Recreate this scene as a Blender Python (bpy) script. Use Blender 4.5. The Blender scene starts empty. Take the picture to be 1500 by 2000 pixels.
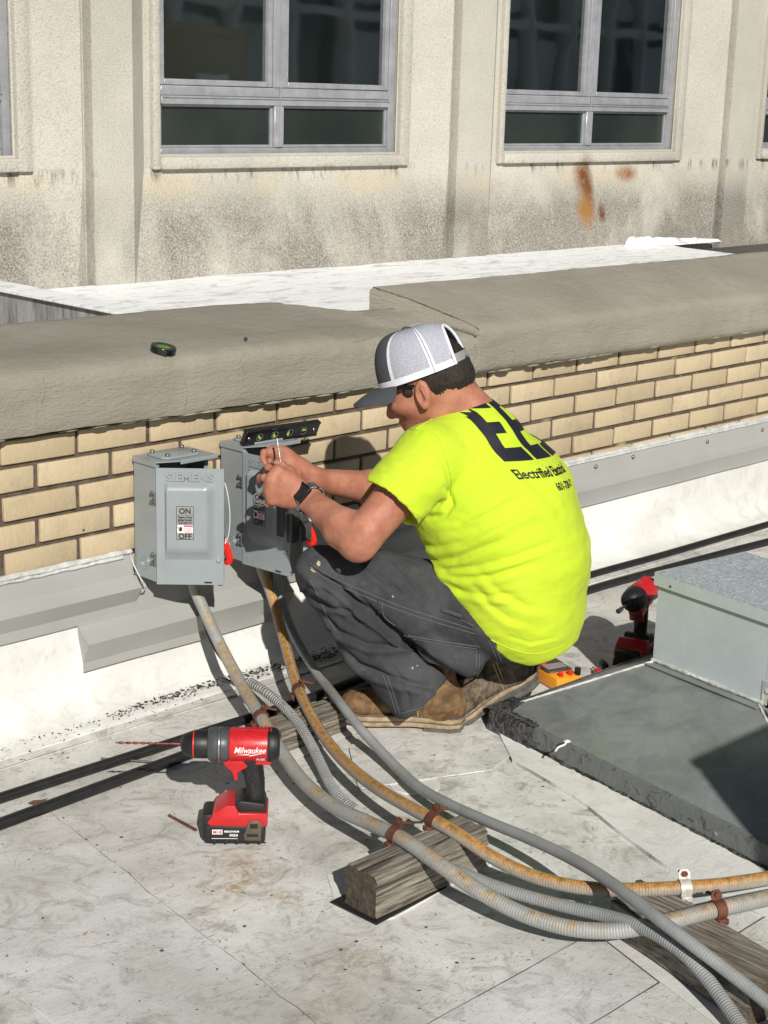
import bpy, bmesh, math, random
import numpy as np
from mathutils import Vector, Matrix, noise
from mathutils.bvhtree import BVHTree
import openvdb

R_ = math.radians
S = bpy.context.scene
COL = S.collection
rnd = random.Random(7)

# ------------------------------------------------------------------ camera
FPX, PITCH, ROLL, YAW = 3100.0, R_(14.9), R_(-1.65), R_(45.3)
CAM = np.array([0.0, -3.0, 1.45])
_fw = np.array([math.sin(YAW)*math.cos(PITCH), math.cos(YAW)*math.cos(PITCH), -math.sin(PITCH)])
_rt = np.array([math.cos(YAW), -math.sin(YAW), 0.0])
_dn = np.cross(_fw, _rt)
_r2 = math.cos(ROLL)*_rt + math.sin(ROLL)*_dn
_d2 = -math.sin(ROLL)*_rt + math.cos(ROLL)*_dn
RC = np.array([_r2, _d2, _fw])
cd = bpy.data.cameras.new('camera')
cam = bpy.data.objects.new('camera', cd)
COL.objects.link(cam)
cd.sensor_fit = 'VERTICAL'; cd.sensor_height = 36.0; cd.sensor_width = 27.0
cd.lens = FPX/2000*36.0
cd.clip_start = 0.05; cd.clip_end = 500
cam.matrix_world = Matrix(((_r2[0], -_d2[0], -_fw[0], CAM[0]), (_r2[1], -_d2[1], -_fw[1], CAM[1]),
                           (_r2[2], -_d2[2], -_fw[2], CAM[2]), (0, 0, 0, 1)))
S.camera = cam

# ------------------------------------------------------------------ light
SUN_AZ, SUN_EL = 32.0, 32.5          # the way the light travels, degrees from +Y towards +X, and its height
w = bpy.data.worlds.new('World'); S.world = w; w.use_nodes = True
wn = w.node_tree.nodes; wl = w.node_tree.links
sky = wn.new('ShaderNodeTexSky'); sky.sky_type = 'NISHITA'; sky.sun_disc = False
sky.sun_elevation = R_(SUN_EL); sky.sun_rotation = R_(SUN_AZ+180)
sky.air_density = 0.6; sky.dust_density = 0.2; sky.ozone_density = 1.0
wn['Background'].inputs['Strength'].default_value = 0.05
wl.new(sky.outputs[0], wn['Background'].inputs['Color'])
sd = bpy.data.lights.new('sun', 'SUN'); sun = bpy.data.objects.new('sun', sd); COL.objects.link(sun)
sd.energy = 5.0; sd.angle = R_(0.55); sd.color = (1.0, 0.96, 0.89)
tv = Vector((math.sin(R_(SUN_AZ))*math.cos(R_(SUN_EL)), math.cos(R_(SUN_AZ))*math.cos(R_(SUN_EL)), -math.sin(R_(SUN_EL))))
sun.rotation_euler = tv.to_track_quat('-Z', 'Y').to_euler()
sun.location = (-4, -8, 7)
S.view_settings.view_transform = 'Standard'; S.view_settings.look = 'None'
S.view_settings.gamma = 1.0; S.view_settings.use_curve_mapping = False
S.view_settings.exposure = -0.02

# ------------------------------------------------------------------ photo-to-place measuring helpers
def ray(px, py): return RC.T @ np.array([(px-750)/FPX, (py-1000)/FPX, 1.0])
def onZ(px, py, z): d = ray(px, py); return CAM + (z-CAM[2])/d[2]*d
def onY(px, py, y): d = ray(px, py); return CAM + (y-CAM[1])/d[1]*d
def proj(P):
    v = (np.asarray(P)-CAM) @ RC.T
    return np.stack([750+FPX*v[..., 0]/v[..., 2], 1000+FPX*v[..., 1]/v[..., 2]], -1)
# crouching man's own frame: F the way he faces, L towards his left, origin between the boots
PO = np.array([2.60, -0.52, 0.0]); PF = np.array([-0.6, 0.8, 0.0]); PL = np.array([-0.8, -0.6, 0.0]); PU = np.array([0, 0, 1.0])
PO = onZ(780, 1440, 0) - 0.14*PL
def pj(px, py, l):
    d = ray(px, py); return CAM + (l+(PO-CAM)@PL)/(d@PL)*d

# ------------------------------------------------------------------ object helpers
def tag(o, label=None, cat=None, group=None, kind=None):
    if label: o['label'] = label
    if cat: o['category'] = cat
    if group: o['group'] = group
    if kind: o['kind'] = kind
    return o
def thing(name, label, cat, loc=(0, 0, 0), group=None):
    o = bpy.data.objects.new(name, None); COL.objects.link(o); o.location = loc
    o.empty_display_size = 0.05
    return tag(o, label, cat, group)
def wloc(o):
    v = Vector((0, 0, 0))
    while o is not None: v += o.location; o = o.parent
    return v
def mesh_of(name, V, F):
    me = bpy.data.meshes.new(name)
    me.from_pydata([tuple(map(float, v)) for v in V], [], [tuple(map(int, f)) for f in F]); me.update()
    return me
def mk(name, geom, m, parent=None, smooth=40, rel=False):
    V, F = geom[0], geom[1]
    me = mesh_of(name, V, F)
    if len(geom) > 2 and geom[2] is not None:
        uv = me.uv_layers.new(name='UVMap')
        li = np.zeros(len(me.loops), dtype=np.int32); me.loops.foreach_get('vertex_index', li)
        uv.data.foreach_set('uv', np.asarray(geom[2], dtype=np.float32)[li].ravel())
    if smooth is not None:
        me.polygons.foreach_set('use_smooth', [True]*len(me.polygons))
        me.set_sharp_from_angle(angle=R_(smooth))
    if isinstance(m, (list, tuple)):
        for q in m: me.materials.append(q)
    else: me.materials.append(m)
    o = bpy.data.objects.new(name, me); COL.objects.link(o)
    if parent is not None:
        o.parent = parent
        if not rel: o.location = -wloc(parent)
    return o
def join(*gs):
    V = []; F = []; U = []; hasu = all(len(g) > 2 and g[2] is not None for g in gs)
    for g in gs:
        n = len(V); V += [tuple(v) for v in g[0]]; F += [tuple(i+n for i in f) for f in g[1]]
        if hasu: U += list(g[2])
    return (V, F, U if hasu else None)
def xf(g, M): return ([tuple(M @ Vector(v)) for v in g[0]], g[1], g[2] if len(g) > 2 else None)
def frame(o, x, y, z):
    x = Vector(x).normalized(); y = Vector(y).normalized(); z = Vector(z).normalized(); o = Vector(o)
    return Matrix(((x[0], y[0], z[0], o[0]), (x[1], y[1], z[1], o[1]), (x[2], y[2], z[2], o[2]), (0, 0, 0, 1)))
def T(x, y, z): return Matrix.Translation((x, y, z))
def from_bm(bm):
    bm.verts.index_update()
    g = ([tuple(v.co) for v in bm.verts], [tuple(v.index for v in f.verts) for f in bm.faces]); bm.free(); return g
def box(x0, x1, y0, y1, z0, z1, bev=0.0, seg=1):
    bm = bmesh.new(); bmesh.ops.create_cube(bm, size=1)
    for v in bm.verts:
        v.co = Vector(((x0+x1)/2+v.co.x*(x1-x0), (y0+y1)/2+v.co.y*(y1-y0), (z0+z1)/2+v.co.z*(z1-z0)))
    if bev > 0: bmesh.ops.bevel(bm, geom=bm.edges[:], offset=bev, segments=seg, affect='EDGES', profile=0.5)
    return from_bm(bm)
def lathe(prof, n=20, caps=True):
    """prof: (r, z) pairs, around Z"""
    V = []; F = []
    for r, z in prof:
        for k in range(n): a = 2*math.pi*k/n; V.append((r*math.cos(a), r*math.sin(a), z))
    for i in range(len(prof)-1):
        for k in range(n):
            F.append((i*n+k, i*n+(k+1) % n, (i+1)*n+(k+1) % n, (i+1)*n+k))
    if caps:
        F.append(tuple(range(n))[::-1]); F.append(tuple((len(prof)-1)*n+k for k in range(n)))
    return (V, F)
def cyl(r, z0, z1, n=16, ch=0.0):
    if ch: return lathe([(r-ch, z0), (r, z0+ch), (r, z1-ch), (r-ch, z1)], n)
    return lathe([(r, z0), (r, z1)], n)
def extr(poly, z0, z1, bev=0.0):
    bm = bmesh.new(); vs = [bm.verts.new((p[0], p[1], z0)) for p in poly]
    f = bm.faces.new(vs); r = bmesh.ops.extrude_face_region(bm, geom=[f])
    for v in [e for e in r['geom'] if isinstance(e, bmesh.types.BMVert)]: v.co.z = z1
    bmesh.ops.recalc_face_normals(bm, faces=bm.faces[:])
    if bev: bmesh.ops.bevel(bm, geom=bm.edges[:], offset=bev, segments=2, affect='EDGES', profile=0.5, clamp_overlap=True)
    return from_bm(bm)
def spline(P, step):
    P = [np.array(p, float) for p in P]; out = []
    Q = [2*P[0]-P[1]]+P+[2*P[-1]-P[-2]]
    for i in range(1, len(Q)-2):
        p0, p1, p2, p3 = Q[i-1:i+3]; n = max(2, int(np.linalg.norm(p2-p1)/step))
        for k in range(n):
            t = k/n; out.append(0.5*((2*p1)+(-p0+p2)*t+(2*p0-5*p1+4*p2-p3)*t*t+(-p0+3*p1-3*p2+p3)*t**3))
    out.append(P[-1]); return np.array(out)
def tube(P, r, n=14, step=0.008, caps=True, smoothpath=True, rf=None):
    Q = spline(P, step) if smoothpath and len(P) > 2 else np.array(P, float)
    Tn = np.gradient(Q, axis=0); Tn /= np.linalg.norm(Tn, axis=1)[:, None]+1e-12
    V = []; F = []; U = []; s = 0.0
    up = np.array([0, 0, 1.0])
    for i, (p, t) in enumerate(zip(Q, Tn)):
        if i: s += np.linalg.norm(Q[i]-Q[i-1])
        a = up-t*(up@t)
        if np.linalg.norm(a) < 0.15: a = np.array([0, -1.0, 0])-t*(-t[1])
        a /= np.linalg.norm(a); b = np.cross(t, a)
        rr = r if rf is None else rf(s, i/(len(Q)-1))
        for k in range(n):
            th = 2*math.pi*k/n; V.append(p+rr*(math.cos(th)*a+math.sin(th)*b)); U.append((s, k/n))
    m = len(Q)
    for i in range(m-1):
        for k in range(n): F.append((i*n+k, i*n+(k+1) % n, (i+1)*n+(k+1) % n, (i+1)*n+k))
    if caps: F.append(tuple(range(n))[::-1]); F.append(tuple((m-1)*n+k for k in range(n)))
    return (V, F, U)
def text_geom(s, size, ext=0.0, shear=0.0, bold=0.0, align='CENTER', sx=1.0):
    c = bpy.data.curves.new('t', 'FONT'); c.body = s; c.size = size; c.extrude = ext; c.shear = shear
    c.offset = bold; c.align_x = align; c.resolution_u = 3
    o = bpy.data.objects.new('t', c); COL.objects.link(o)
    bpy.context.view_layer.update()
    me = bpy.data.meshes.new_from_object(o.evaluated_get(bpy.context.evaluated_depsgraph_get()))
    V = [(v.co.x*sx, v.co.y, v.co.z) for v in me.vertices]; F = [tuple(p.vertices) for p in me.polygons]
    bpy.data.objects.remove(o); bpy.data.curves.remove(c); bpy.data.meshes.remove(me)
    return (V, F)

# ------------------------------------------------------------------ materials
class NT:
    def __init__(s, name):
        s.m = bpy.data.materials.new(name); s.m.use_nodes = True; s.t = s.m.node_tree
        s.b = s.t.nodes['Principled BSDF']; s.geo = None
    def n(s, typ, **kw):
        nd = s.t.nodes.new('ShaderNode'+typ)
        for k, v in kw.items(): setattr(nd, k, v)
        return nd
    def lk(s, a, b): s.t.links.new(a, b)
    def pos(s):
        if s.geo is None: s.geo = s.n('NewGeometry')
        return s.geo.outputs['Position']
    def obj(s): return s.n('TexCoord').outputs['Object']
    def uv(s): return s.n('TexCoord').outputs['UV']
    def scale(s, vec, sc):
        m = s.n('Mapping'); s.lk(vec, m.inputs[0]); m.inputs['Scale'].default_value = sc; return m.outputs[0]
    def noise(s, vec, scale, detail=4, rough=0.55, dist=0.0):
        x = s.n('TexNoise'); s.lk(vec, x.inputs['Vector']); x.inputs['Scale'].default_value = scale
        x.inputs['Detail'].default_value = detail; x.inputs['Roughness'].default_value = rough
        x.inputs['Distortion'].default_value = dist; return x.outputs['Fac']
    def vor(s, vec, scale, out='Distance', feature='F1'):
        x = s.n('TexVoronoi', feature=feature); s.lk(vec, x.inputs['Vector']); x.inputs['Scale'].default_value = scale
        return x.outputs[out]
    def ramp(s, fac, a, b, lo=0.0, hi=1.0):
        x = s.n('MapRange', clamp=True); s.lk(fac, x.inputs[0])
        x.inputs[1].default_value = a; x.inputs[2].default_value = b
        x.inputs[3].default_value = lo; x.inputs[4].default_value = hi; return x.outputs[0]
    def mix(s, fac, a, b):
        x = s.n('Mix', data_type='RGBA')
        for sock, v in ((x.inputs[0], fac), (x.inputs[6], a), (x.inputs[7], b)):
            if isinstance(v, (int, float)): sock.default_value = v
            elif isinstance(v, tuple): sock.default_value = (*v, 1) if len(v) == 3 else v
            else: s.lk(v, sock)
        return x.outputs[2]
    def math(s, op, a, b=None, c=None):
        x = s.n('Math', operation=op)
        for i, v in enumerate((a, b, c)):
            if v is None: continue
            if isinstance(v, (int, float)): x.inputs[i].default_value = v
            else: s.lk(v, x.inputs[i])
        return x.outputs[0]
    def sep(s, vec):
        x = s.n('SeparateXYZ'); s.lk(vec, x.inputs[0]); return x.outputs
    def blob(s, c, r, soft=0.6):
        """1 inside a spot of radius r (x,y,z radii) round c, world metres"""
        v = s.n('VectorMath', operation='SUBTRACT'); s.lk(s.pos(), v.inputs[0]); v.inputs[1].default_value = c
        d = s.n('VectorMath', operation='DIVIDE'); s.lk(v.outputs[0], d.inputs[0]); d.inputs[1].default_value = r
        l = s.n('VectorMath', operation='LENGTH'); s.lk(d.outputs[0], l.inputs[0])
        return s.ramp(l.outputs['Value'], 1.0, 1.0-soft)
    def col(s, c):
        if isinstance(c, tuple): s.b.inputs['Base Color'].default_value = (*c, 1)
        else: s.lk(c, s.b.inputs['Base Color'])
    def set(s, rough=0.6, metal=0.0, spec=0.5):
        if isinstance(rough, float): s.b.inputs['Roughness'].default_value = rough
        else: s.lk(rough, s.b.inputs['Roughness'])
        s.b.inputs['Metallic'].default_value = metal; s.b.inputs['Specular IOR Level'].default_value = spec
    def bump(s, h, strength=0.4, dist=0.002):
        x = s.n('Bump'); x.inputs['Strength'].default_value = strength; x.inputs['Distance'].default_value = dist
        s.lk(h, x.inputs['Height']); s.lk(x.outputs[0], s.b.inputs['Normal'])

def simple(name, c, rough=0.5, metal=0.0, var=0.12, vs=25, spec=0.5, bump=0.15, bs=200, bd=0.001, dirt=None):
    t = NT(name); p = t.pos()
    f = t.noise(p, vs, 5, 0.6)
    a = tuple(x*(1-var) for x in c); b = tuple(min(1, x*(1+var)) for x in c)
    cc = t.mix(t.ramp(f, 0.3, 0.7), a, b)
    if dirt:
        dcol, amt, ds = dirt
        cc = t.mix(t.ramp(t.noise(p, ds, 7, 0.7), 0.5, 0.75, 0, amt), cc, dcol)
    t.col(cc); t.set(t.ramp(t.noise(p, vs*2, 4), 0.3, 0.7, max(0.02, rough-0.08), min(1, rough+0.08)), metal, spec)
    if bump: t.bump(t.noise(p, bs, 3), bump, bd)
    return t.m

# roof membrane
def membrane(name, clean, dirty, amt, flecks=True):
    t = NT(name); p = t.pos()
    c = t.mix(t.ramp(t.noise(p, 2.6, 9, 0.62, 0.6), 0.42, 0.62), clean, dirty)
    c = t.mix(t.ramp(t.noise(p, 1.7, 5, 0.6, 0.8), 0.48, 0.68, 0, 0.38*amt), c, (0.38, 0.36, 0.31))
    c = t.mix(t.ramp(t.noise(p, 11, 8, 0.75, 1.6), 0.50, 0.66, 0, 0.65*amt), c, (0.27, 0.25, 0.205))
    st = t.scale(p, (1, 2.6, 1))
    fl = t.noise(st, 22, 6, 0.62, 2.2)
    if flecks:
        c = t.mix(t.ramp(fl, 0.61, 0.66, 0, 0.5*amt), c, (0.22, 0.21, 0.185))
        fl2 = t.noise(t.scale(p, (2.2, 1, 1)), 48, 4, 0.55, 1.6)
        c = t.mix(t.ramp(fl2, 0.66, 0.70, 0, 0.75*amt), c, (0.10, 0.095, 0.085))
        v = t.vor(p, 21); k = t.noise(p, 7, 2)
        sp = t.math('MULTIPLY', t.ramp(v, 0.10, 0.06), t.ramp(k, 0.52, 0.56))
        c = t.mix(sp, c, (0.07, 0.065, 0.055))
        fold = t.ramp(t.noise(p, 34, 3, 0.5, 3.0), 0.48, 0.5); fold2 = t.ramp(t.noise(p, 34, 3, 0.5, 3.0), 0.5, 0.52)
        line = t.math('MULTIPLY', t.math('SUBTRACT', fold, fold2), t.ramp(t.noise(p, 5, 3), 0.5, 0.62, 0, 0.5))
        c = t.mix(line, c, (0.2, 0.19, 0.16))
        for (q, r, a) in STAINS:
            m = t.math('MULTIPLY', t.blob(q, r, 0.95), t.ramp(t.noise(p, 30, 6, 0.7, 1.5), 0.42, 0.62, 0, a))
            c = t.mix(m, c, (0.33, 0.22, 0.08))
    t.col(c); t.set(0.62, 0.0, 0.35)
    t.bump(t.math('ADD', t.noise(p, 18, 5, 0.6, 1.0), t.math('MULTIPLY', fl, 0.6)), 0.35, 0.004)
    return t.m
STAINS = [(tuple(onZ(470, 1690, 0)), (0.10, 0.10, 0.2), 0.7), (tuple(onZ(455, 1735, 0)), (0.09, 0.07, 0.2), 0.9),
          (tuple(onZ(555, 1750, 0)), (0.06, 0.06, 0.2), 0.8), (tuple(onZ(700, 1880, 0)), (0.12, 0.10, 0.2), 0.5),
          (tuple(onZ(650, 1960, 0)), (0.08, 0.06, 0.2), 0.5), (tuple(onZ(80, 1600, 0)), (0.1, 0.05, 0.2), 0.3)]
M = {}
M['deck'] = membrane('roof_membrane', (0.72, 0.715, 0.68), (0.52, 0.51, 0.475), 1.1)
M['deck2'] = membrane('roof_membrane_b', (0.70, 0.70, 0.68), (0.55, 0.545, 0.515), 0.95)
M['upstand'] = membrane('clean_membrane', (0.74, 0.74, 0.71), (0.62, 0.615, 0.575), 0.4, False)
t = NT('white_roof'); p = t.pos()
c = t.mix(t.ramp(t.noise(t.scale(p, (1, 3, 1)), 3.5, 9, 0.75, 1.5), 0.50, 0.66), (0.86, 0.87, 0.87), (0.42, 0.42, 0.42))
c = t.mix(t.ramp(t.noise(t.scale(p, (1, 2, 1)), 16, 7, 0.75, 2.0), 0.62, 0.70, 0, 0.8), c, (0.2, 0.2, 0.2))
t.col(c); t.set(0.6); t.bump(t.noise(p, 12, 6), 0.3, 0.01); M['white_roof'] = t.m
# coping coating
t = NT('coping_coating'); p = t.pos()
c = t.mix(t.ramp(t.noise(p, 3.0, 7, 0.6, 0.4), 0.35, 0.68), (0.265, 0.243, 0.192), (0.325, 0.302, 0.245))
c = t.mix(t.ramp(t.noise(p, 60, 4, 0.7), 0.6, 0.75, 0, 0.35), c, (0.2, 0.18, 0.14))
t.col(c); t.set(0.75, 0, 0.3)
h = t.math('ADD', t.math('MULTIPLY', t.noise(t.scale(p, (1, 1, 4)), 12, 6, 0.65, 1.4), 1.6), t.noise(t.scale(p, (1, 1, 2.5)), 75, 5, 0.6, 1.0))
t.bump(h, 0.6, 0.005); M['coping'] = t.m
# brick and mortar
t = NT('buff_brick'); p = t.pos(); info = t.n('ObjectInfo')
c = t.mix(info.outputs['Random'], (0.46, 0.37, 0.235), (0.58, 0.475, 0.315))
c = t.mix(t.ramp(t.noise(t.scale(p, (5, 5, 1)), 26, 5, 0.7), 0.42, 0.72, 0, 0.45), c, (0.42, 0.33, 0.20))
c = t.mix(t.ramp(t.noise(p, 45, 5, 0.7), 0.62, 0.72, 0, 0.6), c, (0.72, 0.62, 0.44))
c = t.mix(t.ramp(t.noise(p, 5, 6, 0.75), 0.50, 0.68, 0, 0.6), c, (0.33, 0.27, 0.19))
c = t.mix(t.math('MULTIPLY', t.ramp(t.vor(p, 30), 0.13, 0.08), t.ramp(t.noise(p, 11, 2), 0.58, 0.62)), c, (0.08, 0.06, 0.045))
t.col(c); t.set(0.8, 0, 0.3); t.bump(t.math('ADD', t.noise(p, 70, 5, 0.7), t.noise(t.scale(p, (6, 6, 1)), 60, 3)), 0.5, 0.0025); M['brick'] = t.m
t = NT('mortar'); p = t.pos()
c = t.mix(t.ramp(t.noise(p, 30, 6, 0.7), 0.35, 0.7), (0.075, 0.055, 0.042), (0.155, 0.122, 0.095))
c = t.mix(t.ramp(t.noise(p, 3.3, 4, 0.6), 0.60, 0.66, 0, 0.85), c, (0.40, 0.32, 0.21))
t.col(c); t.set(0.95, 0, 0.2); t.bump(t.noise(p, 120, 5, 0.7), 0.8, 0.004); M['mortar'] = t.m
# stucco building
t = NT('pebble_stucco'); p = t.pos(); z = t.sep(p)[2]
spk = t.noise(p, 100, 3, 0.75)
c = t.mix(t.ramp(t.noise(p, 1.4, 7, 0.65), 0.35, 0.68), (0.61, 0.585, 0.51), (0.50, 0.48, 0.415))
c = t.mix(t.ramp(spk, 0.50, 0.64, 0, 0.42), c, (0.25, 0.225, 0.185))
low = t.math('MULTIPLY', t.ramp(z, 0.95, 0.70), t.ramp(t.noise(t.scale(p, (1.0, 1, 0.6)), 1.6, 6, 0.65, 0.4), 0.30, 0.54))
c = t.mix(t.math('MULTIPLY', low, t.ramp(spk, 0.34, 0.58, 0.25, 0.85)), c, (0.145, 0.13, 0.11))
drip = t.math('MULTIPLY', t.ramp(z, 0.90, 0.965), t.ramp(t.noise(t.scale(p, (1, 1, 0.12)), 13, 5, 0.7), 0.54, 0.66, 0, 0.85))
drip = t.math('MULTIPLY', drip, t.ramp(z, 1.02, 0.985))
c = t.mix(drip, c, (0.10, 0.09, 0.075))
yel = t.math('MULTIPLY', t.ramp(t.math('ABSOLUTE', t.math('SUBTRACT', z, 0.90)), 0.11, 0.0), t.ramp(t.noise(p, 2.4, 4), 0.45, 0.6, 0, 0.4))
c = t.mix(yel, c, (0.60, 0.49, 0.30))
YF = 4.0
def fw(px, py): q = onY(px, py, YF); return (float(q[0]), float(q[1])+0.05, float(q[2]))
for (a, b, rx, rz, am, cc) in ((1165, 345, 0.085, 0.15, 1.0, (0.19, 0.065, 0.02)), (1170, 375, 0.055, 0.16, 1.0, (0.16, 0.06, 0.02)), (1160, 412, 0.085, 0.13, 1.0, (0.34, 0.16, 0.035)),
                            (1190, 418, 0.035, 0.07, 1.0, (0.14, 0.045, 0.02)), (1250, 340, 0.11, 0.065, 0.9, (0.25, 0.09, 0.025))):
    m = t.math('MULTIPLY', t.blob(fw(a, b), (rx*1.55, 0.5, rz*1.2), 0.75), t.ramp(t.noise(p, 26, 6, 0.75, 0.8), 0.28, 0.50, 0.25, am))
    c = t.mix(m, c, cc)
t.col(c); t.set(0.9, 0, 0.2); t.bump(spk, 0.9, 0.010); M['stucco'] = t.m
t = NT('streaked_concrete'); p = t.pos()
c = t.mix(t.ramp(t.noise(t.scale(p, (3, 3, 0.5)), 5, 7, 0.7), 0.4, 0.65), (0.34, 0.335, 0.33), (0.10, 0.095, 0.09))
t.col(c); t.set(0.85); t.bump(t.noise(p, 50, 5), 0.5, 0.005); M['streaked'] = t.m
M['alum'] = simple('aluminium_frame', (0.36, 0.37, 0.39), 0.42, 0.3, 0.14, 9, bump=0.1, dirt=((0.6, 0.6, 0.6), 0.35, 22))
t = NT('window_glass'); p = t.pos()
t.col(t.mix(t.ramp(t.noise(p, 1.1, 3), 0.35, 0.65), (0.004, 0.007, 0.0065), (0.012, 0.018, 0.016)))
t.set(0.03, 0.0, 1.0); t.b.inputs['IOR'].default_value = 2.3
t.bump(t.noise(p, 1.3, 2, 0.4, 0.3), 0.3, 0.008); M['glass'] = t.m
t = NT('spandrel_glass'); p = t.pos()
t.col(t.mix(t.ramp(t.noise(p, 1.5, 3), 0.35, 0.65), (0.016, 0.024, 0.021), (0.03, 0.038, 0.034)))
t.set(0.22, 0.0, 0.7); M['glass_low'] = t.m
M['flash'] = simple('painted_flashing', (0.355, 0.355, 0.335), 0.45, 0.0, 0.06, 7, bump=0.08, bs=30, bd=0.003, dirt=((0.28, 0.27, 0.24), 0.3, 14))
M['caulk'] = simple('grey_caulk', (0.50, 0.51, 0.49), 0.4, 0.0, 0.25, 30, bump=0.8, bs=50, bd=0.005, dirt=((0.75, 0.75, 0.72), 0.8, 18))
t = NT('galvanized'); p = t.pos()
c = t.mix(t.ramp(t.noise(p, 5, 5), 0.35, 0.65), (0.50, 0.545, 0.59), (0.58, 0.62, 0.66))
c = t.mix(t.ramp(t.vor(t.scale(p, (1, 1, 1)), 70, 'Color'), 0.2, 0.9, 0, 0.20), c, (0.42, 0.46, 0.50))
t.col(c); t.set(0.50, 0.1, 0.4); t.bump(t.noise(p, 6, 3), 0.3, 0.004); M['galv'] = t.m
t = NT('galvanized_top'); p = t.pos()
g1 = t.noise(t.scale(p, (1, 1, 1)), 55, 4, 0.75, 2.5)
c = t.mix(t.ramp(g1, 0.42, 0.6), (0.36, 0.42, 0.46), (0.70, 0.75, 0.78))
t.col(c); t.set(0.45, 0.3, 0.5); t.bump(g1, 0.3, 0.001); M['galv_top'] = t.m
t = NT('curb_metal'); p = t.pos()
c = t.mix(t.ramp(t.noise(p, 9, 7, 0.65, 0.8), 0.35, 0.65), (0.165, 0.175, 0.175), (0.25, 0.262, 0.262))
c = t.mix(t.ramp(t.noise(p, 28, 6, 0.75, 1.0), 0.5, 0.68, 0, 0.5), c, (0.27, 0.29, 0.28))
c = t.mix(t.ramp(t.noise(p, 3, 3), 0.5, 0.7, 0, 0.3), c, (0.15, 0.165, 0.12))
t.col(c); t.set(t.ramp(t.noise(p, 14, 5), 0.3, 0.7, 0.32, 0.6), 0.1, 0.5); t.bump(t.noise(p, 9, 4), 0.25, 0.006); M['curb'] = t.m
t = NT('tar'); p = t.pos(); q = t.noise(p, 26, 6, 0.7, 2.5)
t.col(t.mix(t.ramp(q, 0.46, 0.6), (0.022, 0.022, 0.022), (0.13, 0.13, 0.128)))
t.set(t.ramp(q, 0.4, 0.6, 0.25, 0.6), 0, 0.5); t.bump(q, 0.9, 0.012); M['tar'] = t.m
M['sealant'] = simple('white_sealant', (0.5, 0.51, 0.48), 0.6, 0, 0.3, 40, bump=0.8, bs=90, bd=0.004)
t = NT('scuffed_lip'); p = t.pos(); q = t.noise(p, 24, 7, 0.75, 1.2)
t.col(t.mix(t.ramp(q, 0.55, 0.64), (0.15, 0.16, 0.158), (0.035, 0.035, 0.035))); t.set(0.45, 0, 0.5); t.bump(q, 0.7, 0.008); M['lip'] = t.m
# wood
def wood(name, ax):
    t = NT(name); p = t.pos(); sc = (0.06, 1, 1) if ax == 0 else (1, 0.06, 1)
    g = t.noise(t.scale(p, sc), 130, 6, 0.7, 0.35); g2 = t.noise(t.scale(p, sc), 34, 4, 0.6, 0.2)
    c = t.mix(t.ramp(g, 0.36, 0.64), (0.065, 0.054, 0.042), (0.36, 0.325, 0.265))
    c = t.mix(t.ramp(g2, 0.56, 0.66, 0, 0.85), c, (0.035, 0.028, 0.022))
    c = t.mix(t.ramp(t.noise(p, 9, 4), 0.5, 0.7, 0, 0.4), c, (0.20, 0.15, 0.10))
    t.col(c); t.set(0.9, 0, 0.2); t.bump(t.math('ADD', g, g2), 0.8, 0.006); return t.m
M['woodx'] = wood('weathered_wood_x', 0); M['woody'] = wood('weathered_wood_y', 1)
M['woodend'] = simple('wood_end', (0.07, 0.05, 0.035), 0.95, 0, 0.5, 60, bump=0.9, bs=70, bd=0.006)
# conduit skins
def conduit_mat(name, base, rust, rustcol, ribs=0.0, gaps=0.0):
    t = NT(name); uv = t.uv(); p = t.pos(); u, v, _ = t.sep(uv)
    c = t.mix(t.ramp(t.noise(p, 16, 5, 0.6), 0.35, 0.65), tuple(x*0.88 for x in base), tuple(x*1.1 for x in base))
    crack = t.noise(t.scale(uv, (1, 0.10, 1)), 260, 3, 0.6, 1.2); big = t.noise(p, 17, 5, 0.7, 0.6)
    top = t.ramp(t.math('ABSOLUTE', t.math('SUBTRACT', v, 0.5)), 0.20, 0.42)       # v = 0 / 1 runs along the upper side
    m = t.math('MULTIPLY', t.math('MULTIPLY', t.ramp(t.math('ADD', t.math('MULTIPLY', crack, 0.55), big), 0.86-0.30*rust, 0.96-0.30*rust), top), min(1.0, 0.35+rust))
    c = t.mix(m, c, t.mix(t.ramp(t.noise(p, 90, 4, 0.7), 0.4, 0.65), rustcol, tuple(x*0.45 for x in rustcol)))
    if name.startswith('arm'):
        c = t.mix(t.ramp(t.math('SINE', t.math('MULTIPLY', u, 2*math.pi/0.0075)), -0.2, -0.7, 0, 0.9), c, (0.03, 0.025, 0.022))
    if gaps:
        gp = t.math('MULTIPLY', t.ramp(crack, 0.58, 0.66), t.ramp(t.noise(p, 9, 3), 0.40, 0.56, 0, gaps))
        c = t.mix(gp, c, (0.025, 0.02, 0.018))
    t.col(c); t.set(0.5, 0, 0.4)
    h = t.noise(p, 120, 3)
    if ribs:
        wv = t.math('SINE', t.math('MULTIPLY', u, 2*math.pi/0.0052)); h = t.math('ADD', t.math('MULTIPLY', wv, ribs), h)
    t.bump(h, 0.4, 0.002); return t.m
M['cond_grey'] = conduit_mat('grey_conduit', (0.27, 0.28, 0.275), 0.0, (0.4, 0.2, 0.05), 0.15)
M['cond_rusty'] = conduit_mat('rusty_conduit', (0.34, 0.33, 0.29), 1.0, (0.50, 0.245, 0.055), 0.3, 0.5)
M['cond_part'] = conduit_mat('stained_conduit', (0.31, 0.32, 0.31), 0.46, (0.46, 0.30, 0.13), 0.4, 0.15)
M['cond_clean'] = conduit_mat('ribbed_conduit', (0.28, 0.29, 0.285), 0.08, (0.4, 0.25, 0.1), 0.5, 0.2)
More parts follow.
